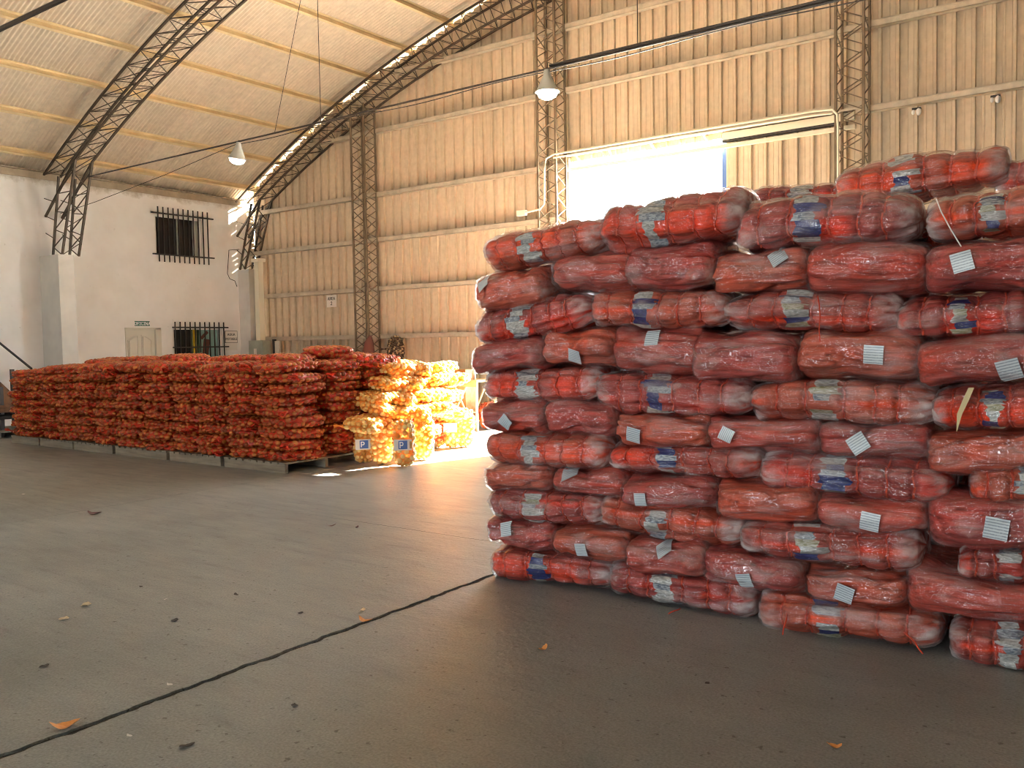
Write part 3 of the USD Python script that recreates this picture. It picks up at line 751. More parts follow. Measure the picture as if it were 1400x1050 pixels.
def bale_surface(L, h, depth, kind, seed):
    """points (NS, NT, 3) of the folded-net roll, the film round it, and the ring function. x along the length, -y the front"""
    r = np.random.default_rng(seed)
    s = .5 - .5 * np.cos(np.linspace(0, np.pi, NS)); s = .35 * s + .65 * np.linspace(0, 1, NS)
    t = np.arange(NT) * 2 * np.pi / NT
    S, T = np.meshgrid(s, t, indexing='ij')
    tied = kind == 'A'
    e = 2.5 if tied else 2.9
    p = 5.5 if tied else 9.0
    prof = np.clip(1 - np.abs(2 * s - 1) ** p, 0, 1) ** (1 / (2.6 if tied else 3.2))
    prof = .30 + .70 * prof
    prof[[0, -1]] = .02
    ties = np.array([.16, .32, .54, .70, .84]) + r.uniform(-.018, .018, 5) if tied else np.array([])
    con = np.ones(NS)
    for q in ties:
        con -= .11 * np.exp(-((s - q) * L / .016) ** 2) + .035 * np.exp(-((s - q) * L / .05) ** 2)
    low = meshkit.noise(np.stack([S * 3.2, np.cos(T) * 1.1, np.sin(T) * 1.1], -1) + seed * 7.3) - .5
    fold = meshkit.fbm(np.stack([S * 4.0, np.cos(T) * (7 if tied else 6), np.sin(T) * (7 if tied else 6)], -1) + seed * 3.1, 3) - .5
    ridge = np.abs(meshkit.noise(np.stack([S * 2.2, T * (3.6 if tied else 2.6) + .6 * S, S * 0], -1) + seed * 5.7) - .5)
    cy, cz = superring(T, depth, h, e)

    def surf(prof, con, k_low, k_fold, k_ridge, off):
        sc = (prof * con)[:, None]
        nrm = np.hypot(cy / depth, cz / h) + 1e-9
        d = off + (k_low * low + k_fold * fold - k_ridge * (.22 - ridge).clip(0)) * np.minimum(1, sc * 1.3)
        uy, uz = cy / depth / nrm, cz / h / nrm
        y = cy * sc + uy * d
        z = cz * sc + uz * d
        sagz = -.012 * np.sin(np.pi * S) * r0 + .02 * (meshkit.noise(np.stack([S * 2, S * 0, S * 0], -1) + seed) - .5)
        return np.stack([(S - .5) * L, y, z + sagz], -1)
    r0 = r.uniform(-1, 1)
    body = surf(prof, con, .05 * h / .2, .034 if tied else .040, .12 if tied else .15, -.004)
    # the film bridges the cord grooves and is crumpled at the ends
    con2 = 1 - (1 - con) * .55
    crumple = meshkit.fbm(np.stack([S * L * 16, np.cos(T) * 4.5, np.sin(T) * 4.5], -1) + seed * 1.7, 3) - .5
    endw = np.clip((np.abs(2 * s - 1) - .72) / .2, 0, 1)[:, None] if tied else np.clip((np.abs(2 * s - 1) - .86) / .1, 0, 1)[:, None]
    film = surf(prof, con2, .05 * h / .2, .028, .06, .006)
    ny = cy / depth / (np.hypot(cy / depth, cz / h) + 1e-9); nz = cz / h / (np.hypot(cy / depth, cz / h) + 1e-9)
    amp = .010 + .030 * endw * (1 if tied else .5)
    film[..., 1] += ny * crumple * amp; film[..., 2] += nz * crumple * amp
    # keep the film outside the net
    rb = np.hypot(body[..., 1], body[..., 2]); rf = np.hypot(film[..., 1], film[..., 2])
    k = np.maximum(1, (rb + .003) / np.maximum(rf, 1e-4)); film[..., 1] *= k; film[..., 2] *= k
    film[..., 0] *= 1 + .012
    patch = np.clip((meshkit.fbm(np.stack([S * L * 5, np.cos(T) * 1.6, np.sin(T) * 1.6], -1) + seed * 2.9, 3) - .50) * 5, 0, 1)
    milk = np.clip(.0 + .22 * patch + (1.0 if tied else .35) * endw * np.clip(.35 + 1.6 * crumple + .4 * patch, 0, 1), 0, .85)
    # vivid stripe where the folds part
    z0 = r.uniform(-.22, .12) * h; hw = (.19 if r.random() < .55 else .06) * h
    zrel = body[..., 2] - z0
    tone = np.clip(1.6 - np.abs(zrel) / hw, 0, 1) * (cy < 0) * np.clip((meshkit.noise(np.stack([S * 5, S * 0, S * 0 + seed], -1)) - .28) * 6, 0, 1)
    tone = np.clip(tone * (1 if tied else .35) + .18 * fold, 0, 1)
    return s, t, body, film, milk, tone, ties


def ring_at(s, P, q):
    """cross-section polyline at length fraction q"""
    i = np.clip(np.searchsorted(s, q) - 1, 0, len(s) - 2); w = (q - s[i]) / (s[i + 1] - s[i])
    return P[i] * (1 - w) + P[i + 1] * w


PRINTS = {'b': ['slate', 'grey', 'blue', 'slate', 'blue', 'blue', 'grey'], 'g': ['grey', 'slate', 'grey', 'slate', 'grey', 'grey', 'slate'], 'o': ['olive', 'grey', 'olive', 'slate', 'grey', 'olive', 'grey'], 'm': ['grey', 'blue', 'slate', 'olive', 'grey', 'blue', 'olive'], 'w': ['grey', 'grey', 'slate', 'grey', 'blue', 'grey', 'slate']}
BAND = dict(zip(('grey', 'blue', 'olive', 'slate'), M['band']))


def make_bale(kind, uL, vL, uR, vR, hpx, row, idx, what, back=0.0, prints='g', stick=None, depth=None, seed=0, bandpos=None):
    yf = YS + back
    a, b = on(uL, vL, 1, yf), on(uR, vR, 1, yf)
    um, vm = (uL + uR) / 2, (vL + vR) / 2
    ww = np.linalg.norm(b - a)
    hh = on(um, vm - hpx / 2, 1, yf)[2] - on(um, vm + hpx / 2, 1, yf)[2]
    L, h = ww * 1.02, hh * 1.09
    depth = depth or (.44 if kind == 'A' else .60)
    tilt = math.atan2(b[2] - a[2], b[0] - a[0])
    c = (a + b) / 2
    rr = np.random.default_rng(seed + 500)
    c = np.array([c[0], yf + depth / 2 - .02 + rr.uniform(-.025, .025), c[2]])
    nm = 'tied_bale' if kind == 'A' else 'wrapped_bale'
    B = thing(nm, f'{what}, {idx} {row}', 'bale', tuple(c), ry=-tilt, rz=rr.uniform(-.035, .035), group='wrapped bales of red net bags in the stack')
    s, t, body, film, milk, tone, ties = bale_surface(L, h, depth, kind, seed)
    obj('net_roll', (body.reshape(-1, 3), grid_faces(NS, NT)[:, ::-1]), M['fabric'][seed % 3], B, smooth=True, prim={'tone': tone.ravel()})
    obj('clear_film', (film.reshape(-1, 3), grid_faces(NS, NT)[:, ::-1]), M['film'], B, smooth=True, prim={'milk': milk.ravel()})
    for q in ties:
        P = ring_at(s, body, q)
        P = P * np.array([1, 1, 1]); ctr = P.mean(0)
        P = ctr + (P - ctr) * 1.03
        P[:, 0] += .006 * np.sin(np.arange(NT) * .5 + seed)
        MB().tube(np.vstack([P, P[:1]]), .0055, 5).build('cord', M['cord'], B)
    if kind == 'A':
        pr = PRINTS[prints]
        bp = bandpos if bandpos is not None else (ties[1] + ties[2]) / 2
        half = (ties[2] - ties[1]) / 2
        # printed labels of the folded bags: stacked strips with ragged ends on the front and top
        front = np.where((np.sin(t) < .93) & (np.sin(t) > -.86) & (np.cos(t) < 0.0))[0]
        front = front[np.argsort(-np.sin(t[front]))]
        k = len(pr)
        cutsi = np.linspace(0, len(front) - 1, k + 1).astype(int)
        for i in range(k):
            if rr.random() < .08:
                continue
            ii = front[cutsi[i]:cutsi[i + 1] + 1]
            if len(ii) < 2:
                continue
            j0 = bp - half * rr.uniform(.30, .95); j1 = bp + half * rr.uniform(.30, .95)
            qs = np.linspace(j0, j1, 7)
            G = np.stack([ring_at(s, body, q)[ii] for q in qs])          # (7, n, 3)
            ctr = np.array([0, 0, 0.0])
            rad = G.copy(); rad[..., 0] = 0; rad /= np.linalg.norm(rad, axis=-1, keepdims=True)
            rag = (rr.random((len(ii),)) - .5) * .024
            G[0, :, 0] += rag; G[-1, :, 0] += rag[::-1] * .8
            G1 = G + rad * .0045
            n = len(ii)
            obj('printed_label', (G1.reshape(-1, 3), grid_faces(7, n, False)), BAND[pr[i]], B, smooth=True)
    if stick:
        su, sv, spx, ang = stick
        sp = on(su, sv, 1, yf)
        dx = (sp - c)[0] / math.cos(tilt); dz = (sp - c)[2] - (sp - c)[0] * math.tan(tilt)
        w = spx / FPX * (yf / (R[2] @ (sp - [0, 0, H]))) * (R[2] @ (sp - [0, 0, H])) ** 2 / yf   # px to metres at that depth
        w = w * .92
        n = 7
        gx, gz = np.meshgrid(np.linspace(-w / 2, w / 2, n), np.linspace(-w / 2, w / 2, n), indexing='ij')
        X = dx + gx * math.cos(ang) - gz * math.sin(ang); Z = dz + gx * math.sin(ang) + gz * math.cos(ang)
        fr = film[:, (np.cos(t) < -.05)].reshape(-1, 3)
        Y = griddata(fr[:, [0, 2]], fr[:, 1], np.c_[X.ravel(), Z.ravel()], method='linear')
        Yn = griddata(fr[:, [0, 2]], fr[:, 1], np.c_[X.ravel(), Z.ravel()], method='nearest')
        Y = np.where(np.isnan(Y), Yn, Y).reshape(n, n)
        Y = .45 * Y + .55 * (Y.mean() + (gx * np.polyfit(gx.ravel(), Y.ravel(), 1)[0]) + (gz * np.polyfit(gz.ravel(), Y.ravel(), 1)[0]))
        pts = np.stack([X, Y - .009, Z], -1)
        uvs = np.stack([(gx / w + .5), (gz / w + .5)], -1).reshape(-1, 2)
        obj('sticker', (pts.reshape(-1, 3), grid_faces(n, n, False)), M['sticker'], B, smooth=True, uv=uvs)
    return B, c, L, h, depth


ROWN = ['bottom row', 'second row up', 'third row up', 'fourth row up', 'fifth row up', 'sixth row up', 'seventh row up', 'eighth row up', 'ninth row up', 'tenth row up', 'eleventh row up']
ORD = ['leftmost', 'second', 'third', 'fourth', 'fifth', 'sixth', 'seventh']
q45 = math.pi / 4
ROWS = [
    # bottom row first
    ('A', [(668, 770, 826, 790, 47, 'b', None), (826, 793, 1023, 828, 49, 'g', None), (1035, 837, 1279, 868, 55, 'm', None), (1296, 879, 1500, 907, 70, 'g', None)]),
    ('B', [(663, 728, 752, 734, 39, 0, (694, 723, 20, .2)), (754, 740, 854, 748, 46, 0, (798, 750, 19, .05)), (854, 757, 961, 771, 50, 0, (907, 750, 19, .7)), (956, 776, 1095, 792, 56, 0, (1022, 793, 22, .15)), (1096, 801, 1238, 812, 54, 0, (1155, 812, 26, -.35)), (1237, 806, 1460, 832, 70, 0, None)]),
    ('A', [(664, 690, 819, 698, 47, 'o', None), (816, 701, 1006, 727, 47, 'g', None), (1009, 738, 1252, 757, 60, 'm', None), (1307, 775, 1480, 792, 55, 'g', None)]),
    ('B', [(659, 649, 748, 653, 38, 0, None), (749, 657, 847, 664, 46, 0, (774, 645, 20, .5)), (847, 673, 971, 680, 46, 0, (879, 681, 19, .05)), (973, 684, 1113, 689, 56, 0, None), (1114, 697, 1264, 711, 54, 0, (1192, 711, 27, -.15)), (1264, 709, 1460, 717, 72, 0, (1360, 721, 32, -.2))]),
    ('A', [(658, 610, 822, 615, 49, 'g', None), (826, 626, 1028, 635, 50, 'b', None), (1034, 644, 1291, 668, 57, 'b', None), (1323, 668, 1520, 674, 58, 'g', None)]),
    ('B', [(659, 570, 741, 569, 41, 0, (692, 577, 19, .7)), (740, 572, 837, 573, 51, 0, None), (837, 587, 964, 590, 50, 0, (865, 595, 22, -.25)), (961, 594, 1113, 595, 52, 0, (992, 594, 20, 1.1)), (1113, 603, 1265, 608, 56, 0, (1171, 606, 27, .6)), (1265, 621, 1460, 621, 60, 0, None)]),
    ('A', [(653, 530, 812, 524, 49, 'g', None), (809, 531, 1017, 544, 56, 'b', None), (1020, 546, 1270, 554, 61, 'o', None), (1273, 562, 1480, 554, 65, 'm', None)]),
    ('B', [(645, 489, 741, 485, 46, 0, None), (739, 475, 836, 474, 55, 0, (788, 487, 20, -.3)), (831, 475, 953, 479, 63, 0, (889, 462, 22, .1)), (943, 487, 1084, 488, 64, 0, None), (1083, 484, 1251, 487, 72, 0, (1191, 485, 28, -.05)), (1251, 499, 1460, 487, 68, 0, (1380, 506, 31, .2))]),
    ('A', [(646, 449, 802, 421, 48, 'g', None), (804, 424, 986, 420, 55, 'b', None), (985, 424, 1223, 425, 56, 'm', None), (1221, 437, 1440, 425, 62, 'm', None)]),
    ('B', [(647, 402, 742, 385, 55, 0, (667, 388, 20, .6)), (749, 373, 857, 371, 55, 0, None), (855, 366, 972, 362, 61, 0, None), (968, 369, 1096, 367, 55, 0, (1060, 351, 24, .7)), (1096, 363, 1260, 361, 67, 0, None), (1261, 363, 1470, 352, 72, 0, (1319, 359, 29, .25))]),
    ('A', [(656, 348, 816, 316, 50, 'g', None), (816, 309, 1013, 290, 69, 'g', None), (1003, 310, 1244, 294, 69, 'b', None), (1264, 300, 1480, 278, 69, 'm', None)]),
]
PDESC = {'b': 'corded red bale with blue bands', 'g': 'corded red bale with grey bands', 'm': 'corded red bale with blue-olive bands', 'o': 'corded red bale with olive-yellow bands'}
sd_ = 11
bales = []
for ri, (kind, row) in enumerate(ROWS):
    for k, (uL, vL, uR, vR, hp, pr, st) in enumerate(row):
        sd_ += 1
        n = len(row)
        pos = 'rightmost in the' if k == n - 1 else ORD[k] + (' in the' if k == 0 else ' from left in the')
        if kind == 'A':
            what = PDESC[pr]
        else:
            what = 'smooth red bale with ' + ('tilted sticker' if st and abs(st[3]) > .3 else 'white sticker') if st else 'smooth red bale without sticker'
        bales.append(make_bale(kind, uL - 1, vL, uR + 1, vR, hp + 2, ROWN[ri], pos, what, prints=pr or 'g', stick=st, seed=sd_))
        sd_ += 1
# bales lying on top and a little behind
for (uL, vL, uR, vR, hp, back, pr, lab) in (
        (1138, 255, 1372, 219, 64, .42, 'w', 'corded red bale lying tilted on top of the stack, highest of all'),
        (1360, 246, 1560, 226, 58, .55, 'g', 'corded red bale on top of the stack at the right edge of the picture'),
        (1024, 272, 1190, 264, 40, .70, 'g', 'dull red bale lying behind the top row, below the sliding door'),
        (1205, 312, 1330, 306, 46, .38, 'g', 'dark red bale in the gap behind the two top-row bales on the right')):
    sd_ += 2
    B = make_bale('A', uL, vL, uR, vR, hp, '', '', '', back=back, prints=pr, seed=sd_)
    B[0].SetCustomDataByKey('label', lab)
# second rank of bales, added to block light through gaps in the tied rows
for ri, u0s in ((0, (780, 1000, 1240)), (2, (780, 980, 1270)), (4, (790, 990, 1290)), (6, (760, 990, 1270, 1200, 1370)), (8, (770, 960, 1210, 1370))):
    for j, uc in enumerate(u0s):
        row = ROWS[ri][1]
        v = np.interp(uc, [(r[0] + r[2]) / 2 for r in row], [(r[1] + r[3]) / 2 for r in row])
        sd_ += 2
        p = on(uc, v, 1, YS)
        u, vv = (lambda c: (c[0] / c[2] * FPX + 700, c[1] / c[2] * FPX + 525))(R @ (np.array([p[0], YS + .47, p[2]]) - [0, 0, H]))
        B = make_bale('A', u - 92, vv, u + 92, vv + 6, 56, '', '', '', back=.47, prints='g', seed=sd_, depth=.4)
        B[0].SetCustomDataByKey('label', f'added corded bale in second rank, blocking light at gap {("left", "middle", "right", "fourth", "fifth")[j]} of the {ROWN[ri]}')
# loose cord ends, a beige ribbon and a white string on single bales
for u, v, du, dv, lab in ((930, 842, -16, 12, 'loose orange cord end hanging to the floor under the second bottom bale'), (1076, 845, -6, 30, 'loose orange cord end hanging in front of the third bottom bale'), (1236, 874, 26, 20, 'loose orange cord end at the right of the third bottom bale'), (1118, 415, 3, 52, 'loose orange cord hanging from the tied bale above the big sticker')):
    p = on(u, v - 10, 1, YS + (.0 if v > 800 else .02)); q = on(u + du, v + dv, 1, YS - .10)
    if v > 800:
        q[2] = max(q[2], .006)
    mid = (p + q) / 2 + np.array([.012, -.02, .01])
    obj('loose_cord', MB().tube([p, .5 * (p + mid) + (.004, -.004, 0), mid, .5 * (mid + q) - (.004, 0, 0), q], .0035, 5).mesh(), M['cord'], label=lab, cat='cord')
P = [on(u, v, 1, YS - .07) for u, v in ((1328, 530), (1320, 548), (1312, 566), (1308, 590))]
w = [.024, .026, .022, .003]
vs = []
for p, ww in zip(P, w):
    vs += [p + (-ww / 2, 0, 0), p + (ww / 2, -.004, 0), p + (ww / 2, -.001, 0), p + (-ww / 2, .003, 0)]
obj('ribbon', (np.array(vs), np.array([[i * 4 + j, i * 4 + (j + 1) % 4, i * 4 + 4 + (j + 1) % 4, i * 4 + 4 + j] for i in range(3) for j in range(4)])), M['beige'], label='beige ribbon hanging on the rightmost tied bale at mid height', cat='ribbon')
P = [on(u, v, 1, YS - .05 - .02 * k) for k, (u, v) in enumerate(((1280, 272), (1287, 290), (1299, 312), (1314, 337)))]
obj('white_string', MB().tube(P, .003, 5).mesh(), M['white_string'], label='white string hanging in front of the top right bale', cat='string')

# ================================================================ PILE OF ONION SACKS
ICO = trimesh.creation.icosphere(1, 1.0)


def sack_shape(Lx, Ly, h, seed, ro=.036, e=4.2, ez=3.4):
    """onions packed in a pillow with the net drawn tight over them"""
    r = np.random.default_rng(seed)
    a = np.array([Lx, Ly, h]) / 2
    D = r.normal(size=(5000, 3)); D /= np.linalg.norm(D, axis=1, keepdims=True)
    ex = np.array([e, e, ez])
    lo, hi = np.zeros(len(D)), np.full(len(D), 2.0)
    for _ in range(30):
        m = (lo + hi) / 2
        ins = (np.abs(D * m[:, None] / a) ** ex).sum(1) < 1
        lo, hi = np.where(ins, m, lo), np.where(ins, hi, m)
    P = D * lo[:, None]
    warp = lambda p: p + np.c_[0 * p[:, 0], 0 * p[:, 0], .035 * (meshkit.noise(p * 4.5 + seed) - .5) * 2]
    nrm = np.abs(P / a) ** (ex - 1) * np.sign(P) / a; nrm /= np.linalg.norm(nrm, axis=1, keepdims=True)
    C = P - nrm * ro * .85
    keep = []
    for i in range(len(C)):
        if len(keep) == 0 or np.min(np.linalg.norm(C[keep] - C[i], axis=1)) > ro * 1.55:
            keep.append(i)
    C = C[keep]
    rad = ro * r.uniform(.82, 1.12, len(C))
    V, F, T = [], [], []
    for i, (c, q) in enumerate(zip(C, rad)):
        sc = np.array([1, 1, r.uniform(.84, .95)]) * q
        V.append(ICO.vertices * sc + c); F.append(ICO.faces + i * len(ICO.vertices)); T.append(np.full(len(ICO.vertices), r.random()))
    V = np.vstack(V)
    # net
    n, m = 34, 52
    th = np.linspace(.03, np.pi - .03, n); ph = np.arange(m) * 2 * np.pi / m
    TH, PH = np.meshgrid(th, ph, indexing='ij')
    d = np.stack([np.sin(TH) * np.cos(PH), np.sin(TH) * np.sin(PH), np.cos(TH)], -1).reshape(-1, 3)
    d = d * a; d /= np.linalg.norm(d, axis=1, keepdims=True)
    lo, hi = np.zeros(len(d)), np.full(len(d), 2.0)
    for _ in range(30):
        q = (lo + hi) / 2
        ins = (np.abs(d * q[:, None] / a) ** ex).sum(1) < 1
        lo, hi = np.where(ins, q, lo), np.where(ins, hi, q)
    p0 = d * lo[:, None] * .90
    nn = np.abs(p0 / a) ** (ex - 1) * np.sign(p0) / a; nn /= np.linalg.norm(nn, axis=1, keepdims=True)
    nn = .6 * nn + .4 * d; nn /= np.linalg.norm(nn, axis=1, keepdims=True)
    rel = C[None] - p0[:, None]
    al = np.einsum('ijk,ik->ij', rel, nn)
    pe = np.sqrt(np.maximum((rel ** 2).sum(-1) - al ** 2, 0))
    hgt = np.where(pe < rad * 1.0, al + np.sqrt(np.maximum(rad ** 2 - pe ** 2, 0)), -1).max(1)
    hgt = np.maximum(hgt, -.006).reshape(n, m)
    sm = hgt.copy()
    for _ in range(2):
        sm = .5 * sm + .125 * (np.roll(sm, 1, 1) + np.roll(sm, -1, 1) + np.vstack([sm[:1], sm[:-1]]) + np.vstack([sm[1:], sm[-1:]]))
    hgt = np.maximum(sm * .8 + .2 * hgt, sm) - .0058
    N = p0 + nn * hgt.reshape(-1, 1)
    nf = grid_faces(n, m)[:, ::-1]
    # tied neck: a short flared frill of net
    k = 12
    fv, ff = [], None
    sx = 1 if r.random() < .5 else -1
    base = np.array([sx * Lx * .44, -Ly * .46, r.uniform(-.2, .25) * h])
    ax = np.array([sx * .75, -.6, r.uniform(-.1, .5)]); ax /= np.linalg.norm(ax)
    u = np.cross(ax, [0, 0, 1.0]); u /= np.linalg.norm(u); w_ = np.cross(ax, u)
    for s_, rr_ in ((-.03, .05), (.02, .016), (.05, .028), (.09, .05)):
        for q in range(k):
            an = q * 2 * np.pi / k
            f_ = rr_ * (1 + (.35 * math.sin(an * 3 + seed) if s_ > .03 else 0))
            fv.append(base + ax * (s_ + (.012 * math.sin(an * 4) if s_ > .08 else 0)) + u * math.cos(an) * f_ + w_ * math.sin(an) * f_ * .55)
    return (V, np.vstack(F)), np.concatenate(T), (N, nf), (np.array(fv), grid_faces(4, k))


def sack_class(path, Lx, Ly, h, seed, onion, netm, **k):
    c = stage.CreateClassPrim(path)
    ov, tone, nt, tail = sack_shape(Lx, Ly, h, seed, **k)
    obj('onions', ov, onion, path, smooth=True, prim={'tone': tone}, kind='stuff')
    obj('net', nt, netm, path, smooth=True)
    obj('net_tail', tail, netm, path, smooth=True)


NV = 8
for i in range(NV):
    sack_class(f'/World/sack_type_{i}', .60, .72, .185, 40 + i, M['onion'], M['net'])
for i in range(4):
    sack_class(f'/World/sunlit_gold_sack_type_{i}', .52, .62, .20, 70 + i, M['onion_gold_sunlit'], M['net_orange_sunlit'])
for i in range(3):
    sack_class(f'/World/standing_sack_type_{i}', .30, .26, .56, 90 + i, M['onion_gold_sunlit'], M['net_orange_sunlit'], e=2.6, ez=5.0)


def sack(cls, label, loc, rz=0, ry=0, rx=0, sc=(1, 1, 1), group=None, name='onion_sack'):
    x = UsdGeom.Xform.Define(stage, numbered('/World', name))
    x.GetPrim().GetReferences().AddInternalReference(cls)
    x.AddTransformOp().Set(Gf.Matrix4d(*mat4(loc, rz, ry, rx, sc).ravel()))
    x.GetPrim().SetInstanceable(True)
    tag(x, label, 'onion sack', group)
    return x.GetPrim()


# pallets under the pile
def pallet(x0, x1, y0, y1, label):
    p = thing('pallet', label, 'pallet', (x0, y0, 0), group='pallets under the onion sacks')
    w, d = x1 - x0, y1 - y0
    for y in (0, d / 2 - .02, d - .045):
        MB().box((0, y, 0), (w, y + .045, .105)).build('stringer', M['wood_pallet'], p)
    n = 9
    for i in range(n):
        a = i * (w - .10) / (n - 1)
        MB().box((a, -.005, .107), (a + .10, d + .005, .127)).build('deck_board', M['wood_pallet'], p)


PE = [(-9.70, -8.50), (-10.92, -9.78), (-12.30, -11.0), (-13.48, -12.38), (-14.55, -13.53), (-15.52, -14.6)]
for k, (a, b) in enumerate(PE):
    pallet(a, b, 6.95, 8.28, ('weathered wooden pallet under the near right corner of the onion pile', 'weathered wooden pallet, second from right under the front of the onion pile', 'weathered wooden pallet, third from right under the front of the onion pile', 'weathered wooden pallet, third from left under the front of the onion pile', 'weathered wooden pallet, second from left under the front of the onion pile', 'weathered wooden pallet under the left end of the onion pile')[k])
for k, (a, b) in enumerate(PE[:3]):
    pallet(a, b, 8.42, 9.75, f'weathered wooden pallet in the second row of the pile, {("right end", "middle", "left end")[k]}')
LAY = ['bottom', 'second', 'third', 'fourth', 'fifth', 'sixth', 'seventh', 'eighth', 'top']
rs = np.random.default_rng(21)
NL = 9
xr = -8.44
cols = []
for a, b in PE:
    w = b - a + .06
    cols += [(b + .03 - w * .25, w / 2), (b + .03 - w * .75, w / 2)]
ordn = ['first', 'second', 'third', 'fourth', 'fifth', 'sixth', 'seventh', 'eighth', 'ninth', 'tenth', 'eleventh', 'twelfth']
TOPZ = lambda x: np.interp(x, [-15.5, -14.9, -14.2, -12.5, -8.4], [1.20, 1.24, 1.30, 1.34, 1.35])
for l in range(NL):
    for c, (x, w) in enumerate(cols):
        dz = (TOPZ(x) - .127) / NL
        z = .127 + dz * (l + .5)
        jx = rs.uniform(-.05, .05); out = rs.uniform(-.05, .04)
        lab = f'red net onion sack in front of the pile, {ordn[c]} from right, {LAY[l]} layer'
        sack(f'/World/sack_type_{int(rs.integers(NV))}', lab, (x + jx, 6.95 + .34 + out, z + rs.uniform(-.012, .012)), rz=rs.uniform(-.22, .22) + (math.pi if rs.random() < .5 and c > 0 else 0), ry=rs.uniform(-.08, .08), rx=rs.uniform(-.06, .06),
             sc=(w / .60 * rs.uniform(.96, 1.08), rs.uniform(.97, 1.05), dz / .185 * rs.uniform(1.12, 1.34)), group='red onion sacks on the front of the pile')
# right face
for c, y in enumerate((8.0, 8.62, 9.22, 9.78)):
    top = (9, 9, 8, 7)[c]
    for l in range(top):
        dz = (1.35 - .127) / NL
        z = .127 + dz * (l + .5)
        sack(f'/World/sack_type_{int(rs.integers(NV))}', f"red onion sack on the pile's right side, {ordn[c]} column back, {LAY[l]} layer",
             (-8.80 + rs.uniform(-.04, .07), y + rs.uniform(-.04, .04), z + rs.uniform(-.012, .012)), rz=math.pi / 2 + rs.uniform(-.15, .15), ry=rs.uniform(-.07, .07), rx=rs.uniform(-.06, .06),
             sc=(1.08, 1.0, dz / .185 * rs.uniform(1.2, 1.42)), group='red onion sacks on the right side of the pile')
# loose layer on top, further back
for k in range(10):
    x = -15.1 + k * .62 + rs.uniform(-.08, .08)
    sack(f'/World/sack_type_{int(rs.integers(NV))}', f'red onion sack flat on the pile top, {ordn[k]} from left in second rank', (x, 7.92 + rs.uniform(-.1, .1), TOPZ(x) - .06 + rs.uniform(0, .10)), rz=rs.uniform(-.2, .2), ry=rs.uniform(-.12, .12), sc=(1.0, .9, 1), group='red onion sacks on top of the pile')
for (u, v, y, lab, a) in ((480, 486, 8.35, 'plump red onion sack humped on top of the pile near its right corner', .5), (512, 488, 8.75, 'plump red onion sack on top of the pile beside the sunlit sacks', .2), (448, 478, 8.1, 'red onion sack with pointed net neck on top of the pile', -.6),
                        (255, 489, 7.6, 'red onion sack raised on top of the pile below the barred window', .2), (345, 490, 7.5, 'red onion sack humped on top of the pile below the grey cabinet', .8), (395, 489, 7.45, 'red onion sack humped on top of the pile near its front corner', .35), (150, 495, 7.5, 'red onion sack raised on the pile top left of the office door', .3), (210, 492, 7.7, 'red onion sack raised on top of the pile below the office door', .1)):
    p = on(u, v, 1, y)
    sack(f'/World/sack_type_{int(rs.integers(NV))}', lab, (p[0], y, p[2] - .03), rz=a, ry=.06, sc=(.95, .9, .9))

# sunlit heap of sacks in sun-lightened gold between the pile and the doorway
heap = [(505, 580, -8.10), (538, 585, -8.02), (572, 588, -7.95), (525, 560, -8.2), (556, 563, -8.05), (590, 560, -8.05), (610, 563, -8.2),
        (515, 545, -8.3), (548, 542, -8.2), (580, 538, -8.15), (606, 540, -8.2), (532, 524, -8.35), (562, 520, -8.3), (592, 520, -8.25), (612, 520, -8.3),
        (540, 506, -8.45), (570, 503, -8.4), (598, 504, -8.35)]
PLACE = ['lowest left', 'lowest middle', 'lowest right', 'second level left', 'second level middle', 'second level right', 'second level rear', 'third level left', 'third level middle', 'third level right', 'third level rear', 'fourth level left', 'fourth level middle', 'fourth level right', 'fourth level rear', 'top left', 'top middle', 'top rear']
for k, (u, v, X) in enumerate(heap):
    p = on(u, v, 0, X + .02)
    sack(f'/World/sunlit_gold_sack_type_{k % 4}', f'sunlit golden onion sack in the bright heap beside the pile, {PLACE[k]}', (p[0] - .06, p[1] + .05, max(p[2], .12)), rz=rs.uniform(-.6, .6), ry=rs.uniform(-.25, .3), rx=rs.uniform(-.2, .2), sc=(1, 1, .95), group='sunlit onion sacks beside the pile', name='onion_sack')
stand = [(491, 634, 57, 'b', 'leftmost of the labelled standing sacks'), (515, 636, 60, '', 'between two labelled sacks at the front'), (546, 639, 66, 'b', 'nearest the camera with blue label'), (573, 630, 68, '', 'mostly white in full sun'), (592, 613, 56, 'w', 'second group, partly hidden with white label'), (612, 613, 60, 'w', 'second group, with white label'), (631, 612, 54, '', 'rightmost, beside the trestle table')]
